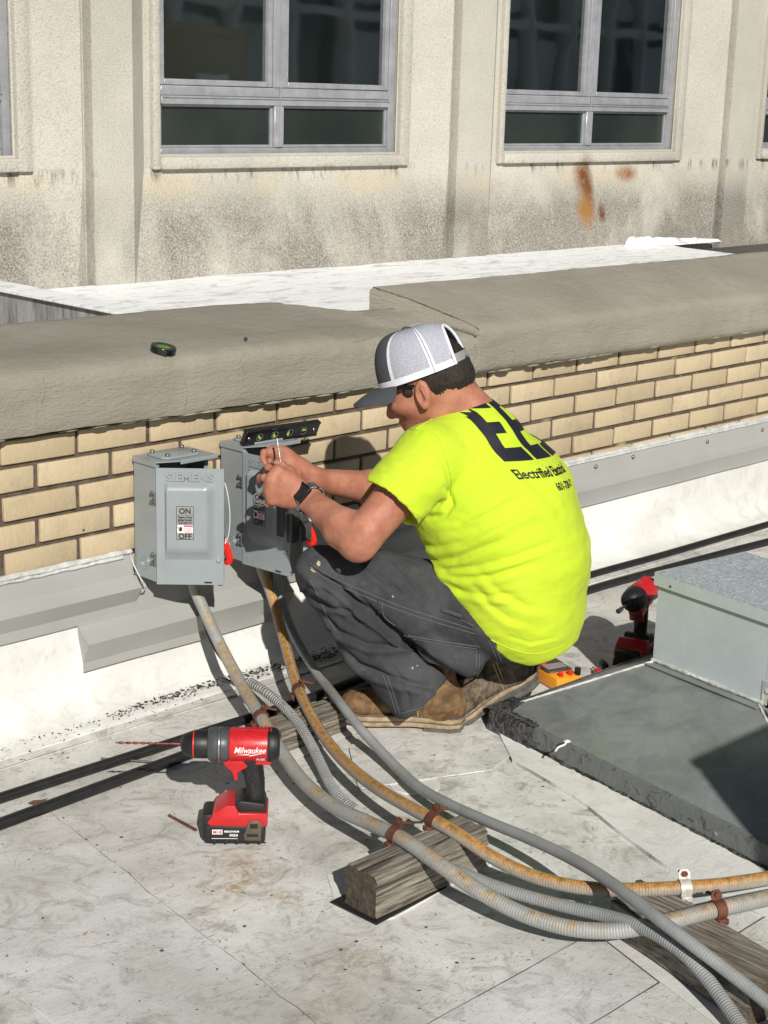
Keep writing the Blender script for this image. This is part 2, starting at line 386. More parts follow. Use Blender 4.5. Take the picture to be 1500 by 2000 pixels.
M['cond_flex'] = conduit_mat('armoured_conduit', (0.33, 0.34, 0.335), 0.2, (0.30, 0.11, 0.05), 0.0, 0.85)
M['rust'] = simple('rusty_steel', (0.13, 0.048, 0.028), 0.75, 0.2, 0.45, 50, bump=0.7, bs=140, bd=0.002)
M['rust_white'] = simple('painted_clamp', (0.55, 0.53, 0.48), 0.5, 0.2, 0.1, 40, bump=0.2, dirt=((0.2, 0.07, 0.03), 1.0, 45))
M['black'] = simple('black_rubber', (0.013, 0.013, 0.013), 0.5, 0, 0.3, 30, bump=0.2)
M['blackgloss'] = simple('black_gloss', (0.008, 0.008, 0.009), 0.16, 0, 0.2, 30, bump=0)
M['dark'] = simple('dark_grey_plastic', (0.06, 0.062, 0.066), 0.45, 0, 0.15, 60, bump=0.15)
M['red'] = simple('red_plastic', (0.50, 0.016, 0.02), 0.36, 0, 0.12, 40, bump=0.1)
M['redbright'] = simple('red_handle', (0.80, 0.022, 0.012), 0.3, 0, 0.08, 40, bump=0)
M['steel'] = simple('steel', (0.45, 0.45, 0.44), 0.3, 0.9, 0.15, 60, bump=0.1)
M['zinc'] = simple('zinc_screw', (0.22, 0.22, 0.21), 0.4, 0.8, 0.2, 90, bump=0)
M['boxpaint'] = simple('grey_enamel', (0.265, 0.295, 0.305), 0.34, 0.0, 0.04, 12, bump=0.05, bs=300, dirt=((0.2, 0.2, 0.19), 0.25, 20))
M['inside'] = simple('box_inside', (0.04, 0.042, 0.044), 0.6, 0, 0.2, 30)
M['label'] = simple('silver_label', (0.30, 0.30, 0.29), 0.4, 0.1, 0.03, 30, bump=0)
M['white'] = simple('white_print', (0.78, 0.78, 0.76), 0.5, 0, 0.02, 30, bump=0)
M['ink'] = simple('black_ink', (0.012, 0.012, 0.012), 0.5, 0, 0.0, 30, bump=0)
M['redink'] = simple('red_ink', (0.45, 0.04, 0.05), 0.5, 0, 0.0, 30, bump=0)
M['vial'] = simple('vial_green', (0.50, 0.62, 0.10), 0.12, 0, 0.1, 80, bump=0)
M['yellow'] = simple('orange_yellow_case', (0.85, 0.33, 0.02), 0.45, 0, 0.06, 40, bump=0.1)
M['brownrub'] = simple('brown_grey_plastic', (0.07, 0.045, 0.035), 0.5, 0, 0.1, 40)
M['greenlab'] = simple('green_label', (0.10, 0.24, 0.04), 0.4, 0, 0.5, 120, bump=0)
M['skin'] = None
t = NT('skin'); p = t.pos()
c = t.mix(t.ramp(t.noise(p, 22, 5, 0.6), 0.35, 0.65), (0.33, 0.125, 0.078), (0.47, 0.21, 0.135))
c = t.mix(t.ramp(t.noise(p, 260, 3, 0.6), 0.55, 0.7, 0, 0.3), c, (0.22, 0.085, 0.055))
t.col(c); t.set(0.6, 0, 0.3); t.b.inputs['Subsurface Weight'].default_value = 0.12
t.b.inputs['Subsurface Scale'].default_value = 0.006; t.b.inputs['Subsurface Radius'].default_value = (1.0, 0.35, 0.2)
t.bump(t.math('ADD', t.noise(p, 420, 3), t.math('MULTIPLY', t.noise(p, 60, 3), 1.0)), 0.25, 0.0012); M['skin'] = t.m
t = NT('hi_vis_cotton'); p = t.pos()
c = t.mix(t.ramp(t.noise(p, 7, 4), 0.3, 0.7), (0.51, 0.66, 0.03), (0.57, 0.72, 0.045))
c = t.mix(t.ramp(t.noise(p, 500, 2, 0.8), 0.4, 0.7, 0, 0.22), c, (0.36, 0.55, 0.04))
t.col(c); t.set(0.95, 0, 0.1); t.b.inputs['Sheen Weight'].default_value = 0.05
t.bump(t.math('ADD', t.noise(p, 600, 2), t.math('MULTIPLY', t.noise(p, 26, 5, 0.6, 0.7), 3.0)), 0.4, 0.0016); M['shirt'] = t.m
M['shirt_ink'] = simple('shirt_ink', (0.012, 0.013, 0.02), 0.6, 0, 0.2, 300, bump=0.2, bs=600)
t = NT('charcoal_denim'); p = t.pos()
c = t.mix(t.ramp(t.noise(p, 9, 6, 0.65, 0.5), 0.38, 0.68), (0.036, 0.037, 0.041), (0.074, 0.075, 0.079))
c = t.mix(t.ramp(t.noise(p, 800, 2, 0.8), 0.5, 0.7, 0, 0.5), c, (0.085, 0.085, 0.088))
c = t.mix(t.ramp(t.noise(p, 30, 6, 0.7, 1.0), 0.60, 0.72, 0, 0.4), c, (0.13, 0.125, 0.115))
t.col(c); t.set(0.85, 0, 0.2); t.bump(t.math('ADD', t.noise(p, 700, 2), t.math('MULTIPLY', t.noise(p, 24, 5, 0.6, 1.2), 3.0)), 0.6, 0.002); M['denim'] = t.m
M['stitch'] = simple('pale_stitching', (0.115, 0.115, 0.115), 0.9, 0, 0.5, 500, bump=0.5, bs=500)
t = NT('boot_leather'); p = t.pos()
c = t.mix(t.ramp(t.noise(p, 26, 6, 0.7, 0.6), 0.36, 0.66), (0.10, 0.052, 0.021), (0.27, 0.165, 0.08))
c = t.mix(t.ramp(t.noise(p, 11, 4, 0.6), 0.56, 0.68, 0, 0.7), c, (0.06, 0.035, 0.018))
t.col(c); t.set(0.72, 0, 0.3); t.bump(t.noise(p, 55, 6, 0.7, 1.0), 0.8, 0.004); M['leather'] = t.m
t = NT('grey_boot_leather'); p = t.pos()
c = t.mix(t.ramp(t.noise(p, 30, 6, 0.7, 0.9), 0.38, 0.62), (0.055, 0.038, 0.024), (0.20, 0.155, 0.11))
t.col(c); t.set(0.75, 0, 0.3); t.bump(t.noise(p, 50, 6, 0.7, 1.0), 0.9, 0.005); M['leather_grey'] = t.m  # darker, greyer copy of the boot leather, to set the boots apart
M['sole'] = simple('boot_sole', (0.34, 0.25, 0.15), 0.85, 0, 0.35, 50, bump=0.7, bs=80, bd=0.004, dirt=((0.07, 0.06, 0.05), 0.8, 30))
M['heel'] = simple('boot_heel', (0.10, 0.095, 0.085), 0.85, 0, 0.4, 50, bump=0.7, bs=80, bd=0.004)
M['capgrey'] = simple('cap_grey_cloth', (0.072, 0.076, 0.084), 0.85, 0, 0.1, 60, bump=0.4, bs=700)
t = NT('cap_mesh'); p = t.obj()
wv = t.n('TexVoronoi', feature='F1'); t.lk(p, wv.inputs['Vector']); wv.inputs['Scale'].default_value = 700
c = t.mix(t.ramp(wv.outputs['Distance'], 0.2, 0.8), (0.27, 0.275, 0.315), (0.50, 0.51, 0.57))
t.col(c); t.set(0.8, 0, 0.2); t.bump(wv.outputs['Distance'], 0.5, 0.001); M['capmesh'] = t.m
M['capwhite'] = simple('cap_white_binding', (0.72, 0.72, 0.76), 0.8, 0, 0.05, 60, bump=0.4, bs=500)
t = NT('dark_hair'); p = t.pos(); h = t.noise(t.scale(p, (1, 1, 0.25)), 520, 3, 0.6)
t.col(t.mix(t.ramp(h, 0.35, 0.65), (0.006, 0.004, 0.003), (0.038, 0.025, 0.016))); t.set(0.5, 0, 0.4); t.bump(h, 1.0, 0.003); M['hair'] = t.m
M['leaf'] = simple('dry_debris', (0.045, 0.035, 0.024), 0.9, 0, 0.6, 60)
M['facade'] = simple('facade_panel', (0.62, 0.63, 0.62), 0.6, 0, 0.1, 0.4, bump=0)
M['facade_fin'] = simple('facade_fin', (0.85, 0.87, 0.87), 0.5, 0, 0.1, 0.5, bump=0)
M['facade_glass'] = simple('facade_glass', (0.012, 0.014, 0.015), 0.1, 0, 0.1, 1, bump=0)
M['beige'] = simple('beige_render', (0.42, 0.36, 0.27), 0.85, 0, 0.1, 1, bump=0)

# ------------------------------------------------------------------ setting: roof deck, upstand
def sheet(name, pts, z, m, th=0.0):
    V = [(a, b, z) for a, b in pts]; F = [tuple(range(len(pts)))]
    if th:
        n = len(pts); V += [(a, b, z-th) for a, b in pts]
        F += [(i, i+n, (i+1) % n+n, (i+1) % n) for i in range(n)]
    return tag(mk(name, (V, F), m, smooth=None), kind='structure')
sheet('roof_deck', [(-6, -9), (9, -9), (9, 0.02), (-6, 0.02)], 0.0, M['deck'])
sheet('ground', [(-90, -120), (160, -120), (160, 140), (-90, 140)], -9.0, M['beige'])
# overlapping membrane sheets, 3 mm thick at the laps
def wob(a, b, n=26, amp=0.003, seed=0):
    r = random.Random(seed); return [(a[0]+(b[0]-a[0])*i/n+r.uniform(-amp, amp), a[1]+(b[1]-a[1])*i/n+r.uniform(-amp, amp)) for i in range(n+1)]
lap1 = wob((1.0, -0.186), (5.6, -0.176), 60, 0.002, 1)
sheet('membrane_sheet', lap1+[(5.6, -0.03), (1.0, -0.03)], 0.0038, M['deck'], 0.0035)
lap2 = wob((1.645, -0.44), (1.50, -1.62), 30, 0.004, 2)
sheet('membrane_sheet', lap2+[(1.22, -1.8), (1.23, -0.9), (1.25, -0.52)], 0.0045, M['deck2'], 0.004)
sheet('membrane_sheet', wob((1.24, -0.905), (1.225, -1.6), 14, 0.002, 3)+[(0.6, -1.6), (0.6, -0.9)], 0.0035, M['deck'], 0.003)
sheet('membrane_sheet', wob((1.55, -1.483), (2.75, -1.488), 20, 0.002, 4)+[(2.75, -2.4), (1.55, -2.4)], 0.0035, M['deck2'], 0.003)
sheet('membrane_sheet', wob((1.75, -1.667), (2.6, -1.666), 16, 0.002, 5)+[(2.6, -2.3), (1.75, -2.3)], 0.0072, M['deck'], 0.0034)
M['seamdirt'] = simple('seam_dirt', (0.12, 0.10, 0.08), 0.9, 0, 0.5, 60)
for i_, (pts_, z_) in enumerate(((lap1, 0.0036), (lap2, 0.0042), ([(1.24, -0.905), (1.225, -1.6)], 0.0032), ([(1.55, -1.483), (2.1, -1.4855), (2.75, -1.488)], 0.0032), ([(1.75, -1.667), (2.6, -1.666)], 0.0068))):
    tag(mk('membrane_seam', tube([(a, b, z_) for a, b in pts_], 0.0011, 5, 0.02, smoothpath=False, rf=lambda s, t: 0.0004+0.0018*abs(noise.noise((s*14, i_*3.1, 0)))), M['seamdirt']), kind='structure')
# round and strip patches by the curb
pc = onZ(810, 1532, 0)
sheet('membrane_patch', [(pc[0]+0.056*math.cos(a), pc[1]+0.056*math.sin(a)) for a in np.linspace(0, 2*math.pi, 40)[:-1]], 0.0032, M['upstand'], 0.003)
sheet('membrane_patch', [tuple(onZ(a, b, 0.0)[:2]) for a, b in ((682, 1465), (700, 1545), (870, 1520), (960, 1508), (1010, 1470), (1040, 1442), (930, 1370), (760, 1380))], 0.0058, M['deck'], 0.0025)
sheet('membrane_patch', [tuple(onZ(a, b, 0.0)[:2]) for a, b in ((640, 1715), (650, 1748), (735, 1800), (770, 1795), (915, 1712), (960, 1690), (870, 1600), (760, 1640))], 0.0034, M['upstand'], 0.003)
# white drift of membrane along the curb (clean upturned flashing sheet)
cb = [onZ(*q, 0) for q in ((968, 1427), (1224, 1560), (1500, 1700), (1640, 1775))]
cw = [onZ(*q, 0) for q in ((1000, 1490), (1120, 1560), (1235, 1650), (1340, 1720), (1500, 1800), (1600, 1860))]
inner = spline([c[:2] for c in cb], 0.05); outer = spline([c[:2] for c in cw], 0.05)
def strip_loft(rows, m, name, kind='structure', parent=None, smooth=60):
    n = min(len(r) for r in rows); rows = [[r[int(i*(len(r)-1)/(n-1))] for i in range(n)] for r in rows]
    V = [p for r in rows for p in r]; F = [(j*n+i, j*n+i+1, (j+1)*n+i+1, (j+1)*n+i) for j in range(len(rows)-1) for i in range(n-1)]
    return tag(mk(name, (V, F), m, parent, smooth=smooth), kind=kind)
nn = 40
def res(A, n): A = np.array(A); return np.array([A[min(len(A)-1, int(round(i*(len(A)-1)/(n-1))))] for i in range(n)])
I, Oo = res(inner, nn), res(outer, nn); rows = []
for tt, zz in ((0, 0.014), (0.06, 0.013), (0.18, 0.0115), (0.4, 0.0085), (0.7, 0.0085), (1.0, 0.0078), (1.01, 0.0)):
    rows.append([(*(I[i]*(1-tt)+Oo[i]*tt+np.array([0.001, 0.001])*math.sin(i*0.7)*tt), zz) for i in range(nn)])
strip_loft(rows, M['upstand'], 'membrane_curb_flashing')
# cant strip and membrane upstand at the foot of the parapet
xs = np.linspace(1.0, 5.7, 190); rows = []
prof = [(-0.008, 0.26), (-0.018, 0.20), (-0.028, 0.12), (-0.042, 0.06), (-0.062, 0.026), (-0.092, 0.012), (-0.128, 0.0065), (-0.15, 0.0052), (-0.152, 0.001)]
for j, (y, z) in enumerate(prof):
    rows.append([(x, y+0.004*noise.noise((x*2.2, j*0.5, 0))*(z < 0.2), max(0.001, z+0.003*noise.noise((x*3, j*0.7, 4))*(j < 7))) for x in xs])
strip_loft(rows, M['upstand'], 'membrane_upstand')

# ------------------------------------------------------------------ parapet wall
par = thing('parapet_wall', 'low buff brick parapet with a tan grey coated coping in two heights, behind the crouching man', 'wall', (3.2, 0.1, 0))
mk('wall_core', box(0.9, 5.9, 0.004, 0.30, 0.0, 0.70), M['mortar'], par)
BV = []
for k in range(8):
    g = box(-0.0985, 0.0985, 0, 0.06, -0.0264, 0.0264, 0.003, 2)
    V = [(v[0]+0.0024*noise.noise((v[0]*40, v[2]*60, k*9)), v[1]+0.001*noise.noise((v[0]*30, v[2]*30, k*5)), v[2]+0.0022*noise.noise((v[0]*25, v[2]*60, k*7+3))) for v in g[0]]
    me = mesh_of('brick', V, g[1]); me.materials.append(M['brick'])
    me.polygons.foreach_set('use_smooth', [True]*len(me.polygons)); me.set_sharp_from_angle(angle=R_(50)); BV.append(me)
def joints(a_l, a_r):
    p = (a_r-a_l)/9; L = [a_l+p*i for i in range(-4, 9)]; L += [a_r+0.2115*i for i in range(0, 9)]; return L
rowj = {'A': joints(1.913, 3.752), 'B': joints(1.824-0.004, 3.852-0.205)}
zt = 0.683
for k in range(7):
    J = rowj['B' if k % 2 == 0 else 'A']
    for a, b in zip(J[:-1], J[1:]):
        L = b-a-rnd.uniform(0.011, 0.0145)
        if a < 1.3 or b > 5.75: continue
        o = bpy.data.objects.new('brick', rnd.choice(BV)); COL.objects.link(o); o.parent = par
        o.location = Vector(((a+b)/2, -0.0035+rnd.uniform(-0.002, 0.002), zt-0.0322+rnd.uniform(-0.0009, 0.0009))) - wloc(par)
        o.scale = (L/0.197, 1, 1); o.rotation_euler = (0, rnd.uniform(-0.004, 0.004), 0)
    zt -= 0.0645
# coping: lumpy hand-coated cap, lofted along X
def coping(x0, x1, prof_fn, name, seed, nx, skew=0.0):
    xs = np.linspace(x0, x1, nx); V = []; F = []
    P0 = prof_fn(xs[0]); npf = len(P0)
    for i, x in enumerate(xs):
        Pp = prof_fn(x)
        for j, (y, z) in enumerate(Pp):
            x = xs[i]-(skew*(y+0.04)*max(0, 1-(xs[i]-x0)/0.8))
            a = 0.004 if 0 < j < npf-1 else 0.002
            V.append((x+0.002*noise.noise((x*9, y*9, z*9+seed)), y+a*noise.noise((x*3.3, y*4, z*14+seed))+0.0022*noise.noise((x*15, y*8, z*45)),
                      z+a*noise.noise((x*3.3, y*4+5, z*4+seed))+0.0016*noise.noise((x*22, y*22, 3))))
    for i in range(len(xs)-1):
        for j in range(npf-1): F.append((i*npf+j, i*npf+j+1, (i+1)*npf+j+1, (i+1)*npf+j))
    F.append(tuple(range(npf))[::-1]); F.append(tuple((len(xs)-1)*npf+j for j in range(npf)))
    return mk(name, (V, F), M['coping'], par, smooth=55)
def densify(P, n):
    P = np.array(P); d = np.r_[0, np.cumsum(np.linalg.norm(np.diff(P, axis=0), axis=1))]; s = np.linspace(0, d[-1], n)
    return [(float(np.interp(q, d, P[:, 0])), float(np.interp(q, d, P[:, 1]))) for q in s]
def copL(x):
    yb = 0.47 if x < 3.0 else (0.19 if x > 3.08 else 0.47-0.28*(x-3.0)/0.08)
    b = 0.690-0.008*max(0, (x-1.8)); dn = 0.032*min(1, max(0, (x-2.8)/0.4)); db_ = dn*0.3
    return densify([(0.02, b+0.004), (-0.034, b), (-0.040, b+0.012), (-0.040, b+0.105-dn), (-0.037, b+0.124-dn), (-0.026, b+0.138-dn), (-0.005, b+0.146-dn), (0.05, b+0.156-dn), (yb*0.6, 0.852-dn*.6), (yb-0.012, 0.858-db_), (yb, 0.847-db_), (yb, 0.70)], 46)
def copR(x):
    b = 0.674-0.008*max(0, (x-3.3))/1.6
    return densify([(0.02, b+0.004), (-0.034, b), (-0.042, b+0.014), (-0.042, b+0.112), (-0.038, b+0.126), (-0.026, b+0.137), (0.0, b+0.150), (0.07, 0.852), (0.15, 0.882), (0.228, 0.906), (0.235, 0.900), (0.235, 0.70)], 46)
coping(0.9, 3.42, copL, 'coping', 1.0, 210)
coping(3.355, 5.9, copR, 'coping', 5.0, 230, 0.62)
M['crack'] = simple('dark_coping_line', (0.15, 0.135, 0.105), 0.9, 0, 0.4, 50, bump=0.6)  # for hairline cracks and the dark lines along the coping step
def stepx(y): return 3.355-0.62*(y+0.04)
P_ = [(stepx(y)-0.004+0.002*noise.noise((y*40, 0, 0)), y, z) for y, z in ((-0.034, 0.782), (-0.028, 0.788), (0.0, 0.796), (0.05, 0.806), (0.10, 0.816), (0.15, 0.834), (0.175, 0.842))]
mk('step_edge_line', tube(P_, 0.005, 7, 0.006, rf=lambda s, t: 0.0035+0.006*abs(noise.noise((s*60, 2, 0)))), M['crack'], par)  # dark line added so the step's foot reads against the coping
P_ = [(stepx(y)-0.0015, y, z) for y, z in ((-0.040, 0.802), (-0.026, 0.812), (0.0, 0.824), (0.07, 0.853), (0.15, 0.883), (0.225, 0.905))]
mk('step_edge_line', tube(P_, 0.002, 6, 0.006, rf=lambda s, t: 0.0008+0.0035*abs(noise.noise((s*50, 7, 0)))), M['crack'], par)  # dark line added along the step's upper edge
# crumbly coating edge and mortar dabs under the coping
gs = []
r = random.Random(3)
for i in range(90):
    x = r.uniform(1.5, 5.3); b = 0.688-0.008*max(0, x-1.8); s_ = r.uniform(0.006, 0.016)
    if 3.2 < x: b = 0.674
    gs.append(xf(lathe([(0.001, -0.5), (0.7, -0.35), (1, 0), (0.6, 0.5), (0.001, 0.7)], 6, False), Matrix.Translation((x, -0.03+r.uniform(-0.004, 0.006), b-0.001)) @ Matrix.Diagonal((s_*2.2, s_*0.6, s_*0.5, 1))))
tag(mk('coating_drips', join(*gs), M['coping'], par), kind='stuff')

for k_, (pts_) in enumerate(([(736, 662), (728, 690), (735, 715), (722, 742)], [(700, 740), (690, 758), (668, 770)], [(925, 668), (930, 690), (922, 712)], [(84, 735), (88, 765), (82, 790)], [(690, 668), (712, 664), (735, 655)], [(470, 712), (478, 730), (474, 748)], [(980, 690), (1004, 686), (1002, 712)], [(360, 745), (366, 770), (360, 800)])):
    nm_ = 'coping' if k_ not in (6,) else 'coping.001'
    o_ = bpy.data.objects[nm_]; bv_ = BVHTree.FromPolygons([v.co+wloc(o_) for v in o_.data.vertices], [p_.vertices[:] for p_ in o_.data.polygons]); P_ = []
    for q in spline([(*p_, 0) for p_ in pts_], 4):
        h_ = bv_.ray_cast(Vector(CAM), Vector(ray(q[0]+2.5*noise.noise((q[1]*0.2, k_, 0)), q[1])).normalized())
        if h_[0] is not None: P_.append(np.array(h_[0]))
    if len(P_) > 3: mk('hairline_crack', tube(P_, 0.001, 5, smoothpath=False, rf=lambda s, t: 0.0004+0.0012*abs(noise.noise((s*90, k_, 0)))), M['crack'], par)

# ------------------------------------------------------------------ metal wall flashings
def bent(profile, x0, x1, m, parent, name, endcut=0.0, th=0.0015, nx=24):
    V = []; F = []; n = len(profile)
    for i in range(nx+1):
        x = x0+(x1-x0)*i/nx
        for j, (y, z) in enumerate(profile):
            V.append((x+(endcut*(z-profile[-1][1]) if i in (0,) else 0), y+0.0009*noise.noise((x*5, j*1.0, 1)), z+0.0012*noise.noise((x*4, j*1.0, 2))))
    for i in range(nx):
        for j in range(n-1): F.append((i*n+j, i*n+j+1, (i+1)*n+j+1, (i+1)*n+j))
    return mk(name, (V, F), m, parent, smooth=25)
def beadx(x0, x1, y, z, r0, seed, m=None, sag=0.0):
    P = [(x0+(x1-x0)*i/40, y, z+0.003*noise.noise((i*0.7, seed, 0))) for i in range(41)]
    return tube(P, r0, 7, 0.012, rf=lambda s, t: r0*(0.8+0.7*abs(noise.noise((s*22, seed, 2)))))
f1 = thing('wall_flashing', 'upper grey metal counter-flashing with smeared caulk, ending left of the first grey switch box', 'flashing', (1.9, -0.02, 0.3))
bent([(-0.004, 0.372), (-0.012, 0.345), (-0.014, 0.308), (-0.050, 0.285), (-0.024, 0.243), (-0.024, 0.217)], 1.0, 2.168, M['flash'], f1, 'metal_strip')
mk('caulk_bead', join(beadx(1.0, 2.165, -0.010, 0.366, 0.007, 1), beadx(1.3, 2.14, -0.012, 0.356, 0.0045, 2), tube([(2.16, -0.014, 0.36), (2.166, -0.018, 0.335), (2.172, -0.035, 0.305), (2.176, -0.052, 0.285), (2.173, -0.04, 0.27)], 0.002, 7, 0.006)), M['caulk'], f1)
f2 = thing('wall_flashing', 'lower grey metal strip with a folded open end, running under the switch boxes', 'flashing', (2.3, -0.02, 0.15))
pr2 = [(-0.013, 0.305), (-0.020, 0.262), (-0.025, 0.215), (-0.068, 0.182), (-0.044, 0.130), (-0.044, 0.108)]
bent(pr2, 2.0, 2.64, M['flash'], f2, 'metal_strip')
V = [(2.0, -0.025, 0.215), (2.0, -0.068, 0.182), (2.006, -0.044, 0.130), (2.006, -0.044, 0.108), (2.012, -0.012, 0.112)]
mk('end_fold', (V, [(0, 1, 2, 3, 4)]), M['flash'], f2, smooth=None)
mk('caulk_bead', beadx(2.18, 2.62, -0.008, 0.303, 0.005, 8), M['caulk'], f2)
f3 = thing('wall_flashing', 'long grey metal flashing with screws, right of the man under the brick wall', 'flashing', (4.2, -0.02, 0.25))
bent([(-0.004, 0.345), (-0.012, 0.335), (-0.022, 0.262), (-0.046, 0.25), (-0.03, 0.208), (-0.03, 0.192)], 2.6, 5.9, M['flash'], f3, 'metal_strip', nx=60)
mk('caulk_bead', join(beadx(2.6, 5.85, -0.009, 0.343, 0.009, 5), beadx(3.3, 5.5, -0.013, 0.334, 0.005, 6)), M['caulk'], f3)
for px, py in ((1238, 893), (1383, 863), (1165, 912), (1490, 840)):
    q = onY(px, py, -0.02)
    mk('screw', xf(lathe([(0.0075, 0), (0.007, 0.002), (0.004, 0.005), (0.001, 0.006)], 10), frame((q[0], -0.017, q[2]), (1, 0, 0), (0, 0, 1), (0, -1, 0))), M['zinc'], f3)

# ------------------------------------------------------------------ office building across the gap
ob = thing('office_building', 'pale pebble-stucco building wall with pilasters, rust stain and grey framed windows', 'building', (7, YF, 0))
DZ = 0.14
# (pilaster_left, pilaster_right, window_left, window_right, groove_left_of_next)
KW = 1.024
bays = [(a_, b_, c_*KW, d_*KW, e_) for a_, b_, c_, d_, e_ in [(1.95, 2.25, 2.45, 4.37, 4.72), (4.865, 5.12, 5.268, 7.05, 7.565), (7.643, 7.965, 8.04, 9.935, 10.64), (10.715, 11.03, 11.13, 13.0, 13.6), (13.68, 14.0, 14.1, 16.0, 16.6)]]
zS, zT, zB = 1.0, 3.4, 0.15
V = []; F = []; 
def quad(a, b, c, d): n = len(V); V.extend([a, b, c, d]); F.append((n, n+1, n+2, n+3))
zw0, zwt = 1.075, 3.15
for i, (pl, prr, wl_, wr_, gr) in enumerate(bays):
    gr = (bays[i+1][0] if i+1 < len(bays) else gr+0.08)-0.045
    nxt = bays[i+1][0] if i+1 < len(bays) else gr+0.08
    def col(x0, y0, x1, y1, za=zB, zb=zT): quad((x0, y0, za), (x1, y1, za), (x1, y1, zb), (x0, y0, zb))
    col(pl, YF, prr, YF)                                     # pilaster face
    jl, jr = prr+0.17, wr_+0.13
    yb, yl, yg = YF+DZ, YF+0.012, YF+0.032                      # window plane, foot of panel, groove lip
    # upper zone: return, panel around window, splay, lip
    quad((prr, YF, zS), (prr+0.17, yb, zS), (prr+0.17, yb, zT), (prr, YF, zT))
    quad((prr, YF, zB), (prr+0.012, yl, 0.36), (prr+0.17, yb, zS), (prr, YF, zS))
    for (a, b, c, d) in ((jl, wl_, zS, zT), (wr_, jr, zS, zT), (wl_, wr_, zS, zw0), (wl_, wr_, zwt, zT)):
        quad((a, yb, c), (b, yb, c), (b, yb, d), (a, yb, d))
    quad((jr, yb, zS), (gr, yg, zS), (gr, yg, zT), (jr, yb, zT))
    # lower zone: panel tipping forward to its foot, splay narrowing to the groove
    quad((prr+0.012, yl, 0.36), (gr-0.06, yl, 0.36), (jr, yb, zS), (jl, yb, zS))
    quad((gr-0.06, yl, 0.36), (gr, yg, 0.36), (gr, yg, zS), (jr, yb, zS))
    quad((prr+0.012, yl, zB), (gr-0.06, yl, zB), (gr-0.06, yl, 0.36), (prr+0.012, yl, 0.36))
    quad((gr-0.06, yl, zB), (gr, yg, zB), (gr, yg, 0.36), (gr-0.06, yl, 0.36))
    # groove: rounded lip then back step, then pilaster side
    quad((gr, yg, zB), (gr+0.012, yg+0.006, zB), (gr+0.012, yg+0.006, zT), (gr, yg, zT))
    quad((gr+0.012, yg+0.006, zB), (gr+0.014, yg+0.045, zB), (gr+0.014, yg+0.045, zT), (gr+0.012, yg+0.006, zT))
    quad((gr+0.014, yg+0.045, zB), (nxt, yg+0.045, zB), (nxt, yg+0.045, zT), (gr+0.014, yg+0.045, zT))
    quad((nxt, yg+0.045, zB), (nxt, YF, zB), (nxt, YF, zT), (nxt, yg+0.045, zT))
mk('wall', (V, F), M['stucco'], ob, smooth=None)
mk('wall_body', box(1.9, 16.7, YF+0.5, YF+6, -9, 3.6), M['stucco'], ob)
mk('wall_top', box(1.9, 16.7, YF-0.02, YF+0.6, 3.402, 3.9), M['stucco'], ob)
for (pl, prr, a, b, gr) in bays[:4]:
    y = YF+DZ
    # stucco surround that stands proud, with sill
    sr = [box(a-0.062, a-0.012, y-0.035, y+0.05, 0.993, zwt+0.1, 0.012, 2), box(b+0.012, b+0.10, y-0.035, y+0.05, 0.993, zwt+0.1, 0.012, 2),
          box(a-0.012, b+0.012, y-0.046, y+0.05, 0.994, 1.062, 0.012, 2), box(a-0.012, b+0.012, y-0.044, y+0.05, zwt-0.01, zwt+0.1, 0.01, 1)]
    mk('surround', join(*sr), M['stucco'], ob)
    win = mk('window', join(box(a-0.011, a+0.032, y+0.028, y+0.085, 1.065, zwt, 0.004), box(b-0.04, b+0.011, y+0.028, y+0.085, 1.065, zwt, 0.004),
             box(a+0.033, b-0.041, y+0.030, y+0.085, 1.065, 1.105, 0.004), box(a+0.033, b-0.041, y+0.030, y+0.085, zwt-0.05, zwt, 0.004)), M['alum'], ob)
    mid = a+0.48*(b-a)+0.01
    if a > 7.5: mid = a+0.495*(b-a)
    mk('mullion', join(box(mid-0.036, mid+0.036, y+0.022, y+0.083, 1.106, 1.340, 0.004), box(mid-0.046, mid+0.046, y+0.022, y+0.083, 1.442, zwt-0.051, 0.004),
        box(mid-0.004, mid+0.004, y+0.016, y+0.021, 1.107, zwt-0.06)), M['alum'], win)
    mk('transom', join(box(a+0.033, b-0.041, y+0.020, y+0.083, 1.341, 1.385, 0.004), box(a+0.033, b-0.041, y+0.026, y+0.083, 1.387, 1.440, 0.004),
                       box(a+0.033, b-0.041, y+0.012, y+0.0195, 1.376, 1.386, 0.002)), M['alum'], win)
    # sash frames of the upper lights
    for (c, d) in ((a+0.034, mid-0.047), (mid+0.047, b-0.042)):
        mk('sash', join(box(c, c+0.03, y+0.034, y+0.080, 1.443, zwt-0.052, 0.003), box(d-0.03, d, y+0.034, y+0.080, 1.443, zwt-0.052, 0.003), box(c+0.031, d-0.031, y+0.036, y+0.080, 1.443, 1.475, 0.003)), M['alum'], win)
        mk('pane', box(c+0.031, d-0.031, y+0.062, y+0.070, 1.476, zwt-0.053), M['glass'], win)
    for (c, d) in ((a+0.034, mid-0.037), (mid+0.037, b-0.042)):
        mk('pane', box(c, d, y+0.058, y+0.066, 1.106, 1.340), M['glass_low'], win)
        mk('glazing_bead', join(box(c, c+0.014, y+0.045, y+0.0575, 1.107, 1.339), box(d-0.014, d, y+0.045, y+0.0575, 1.107, 1.339), box(c+0.015, d-0.015, y+0.045, y+0.0575, 1.107, 1.121), box(c+0.015, d-0.015, y+0.045, y+0.0575, 1.328, 1.339)), M['alum'], win)

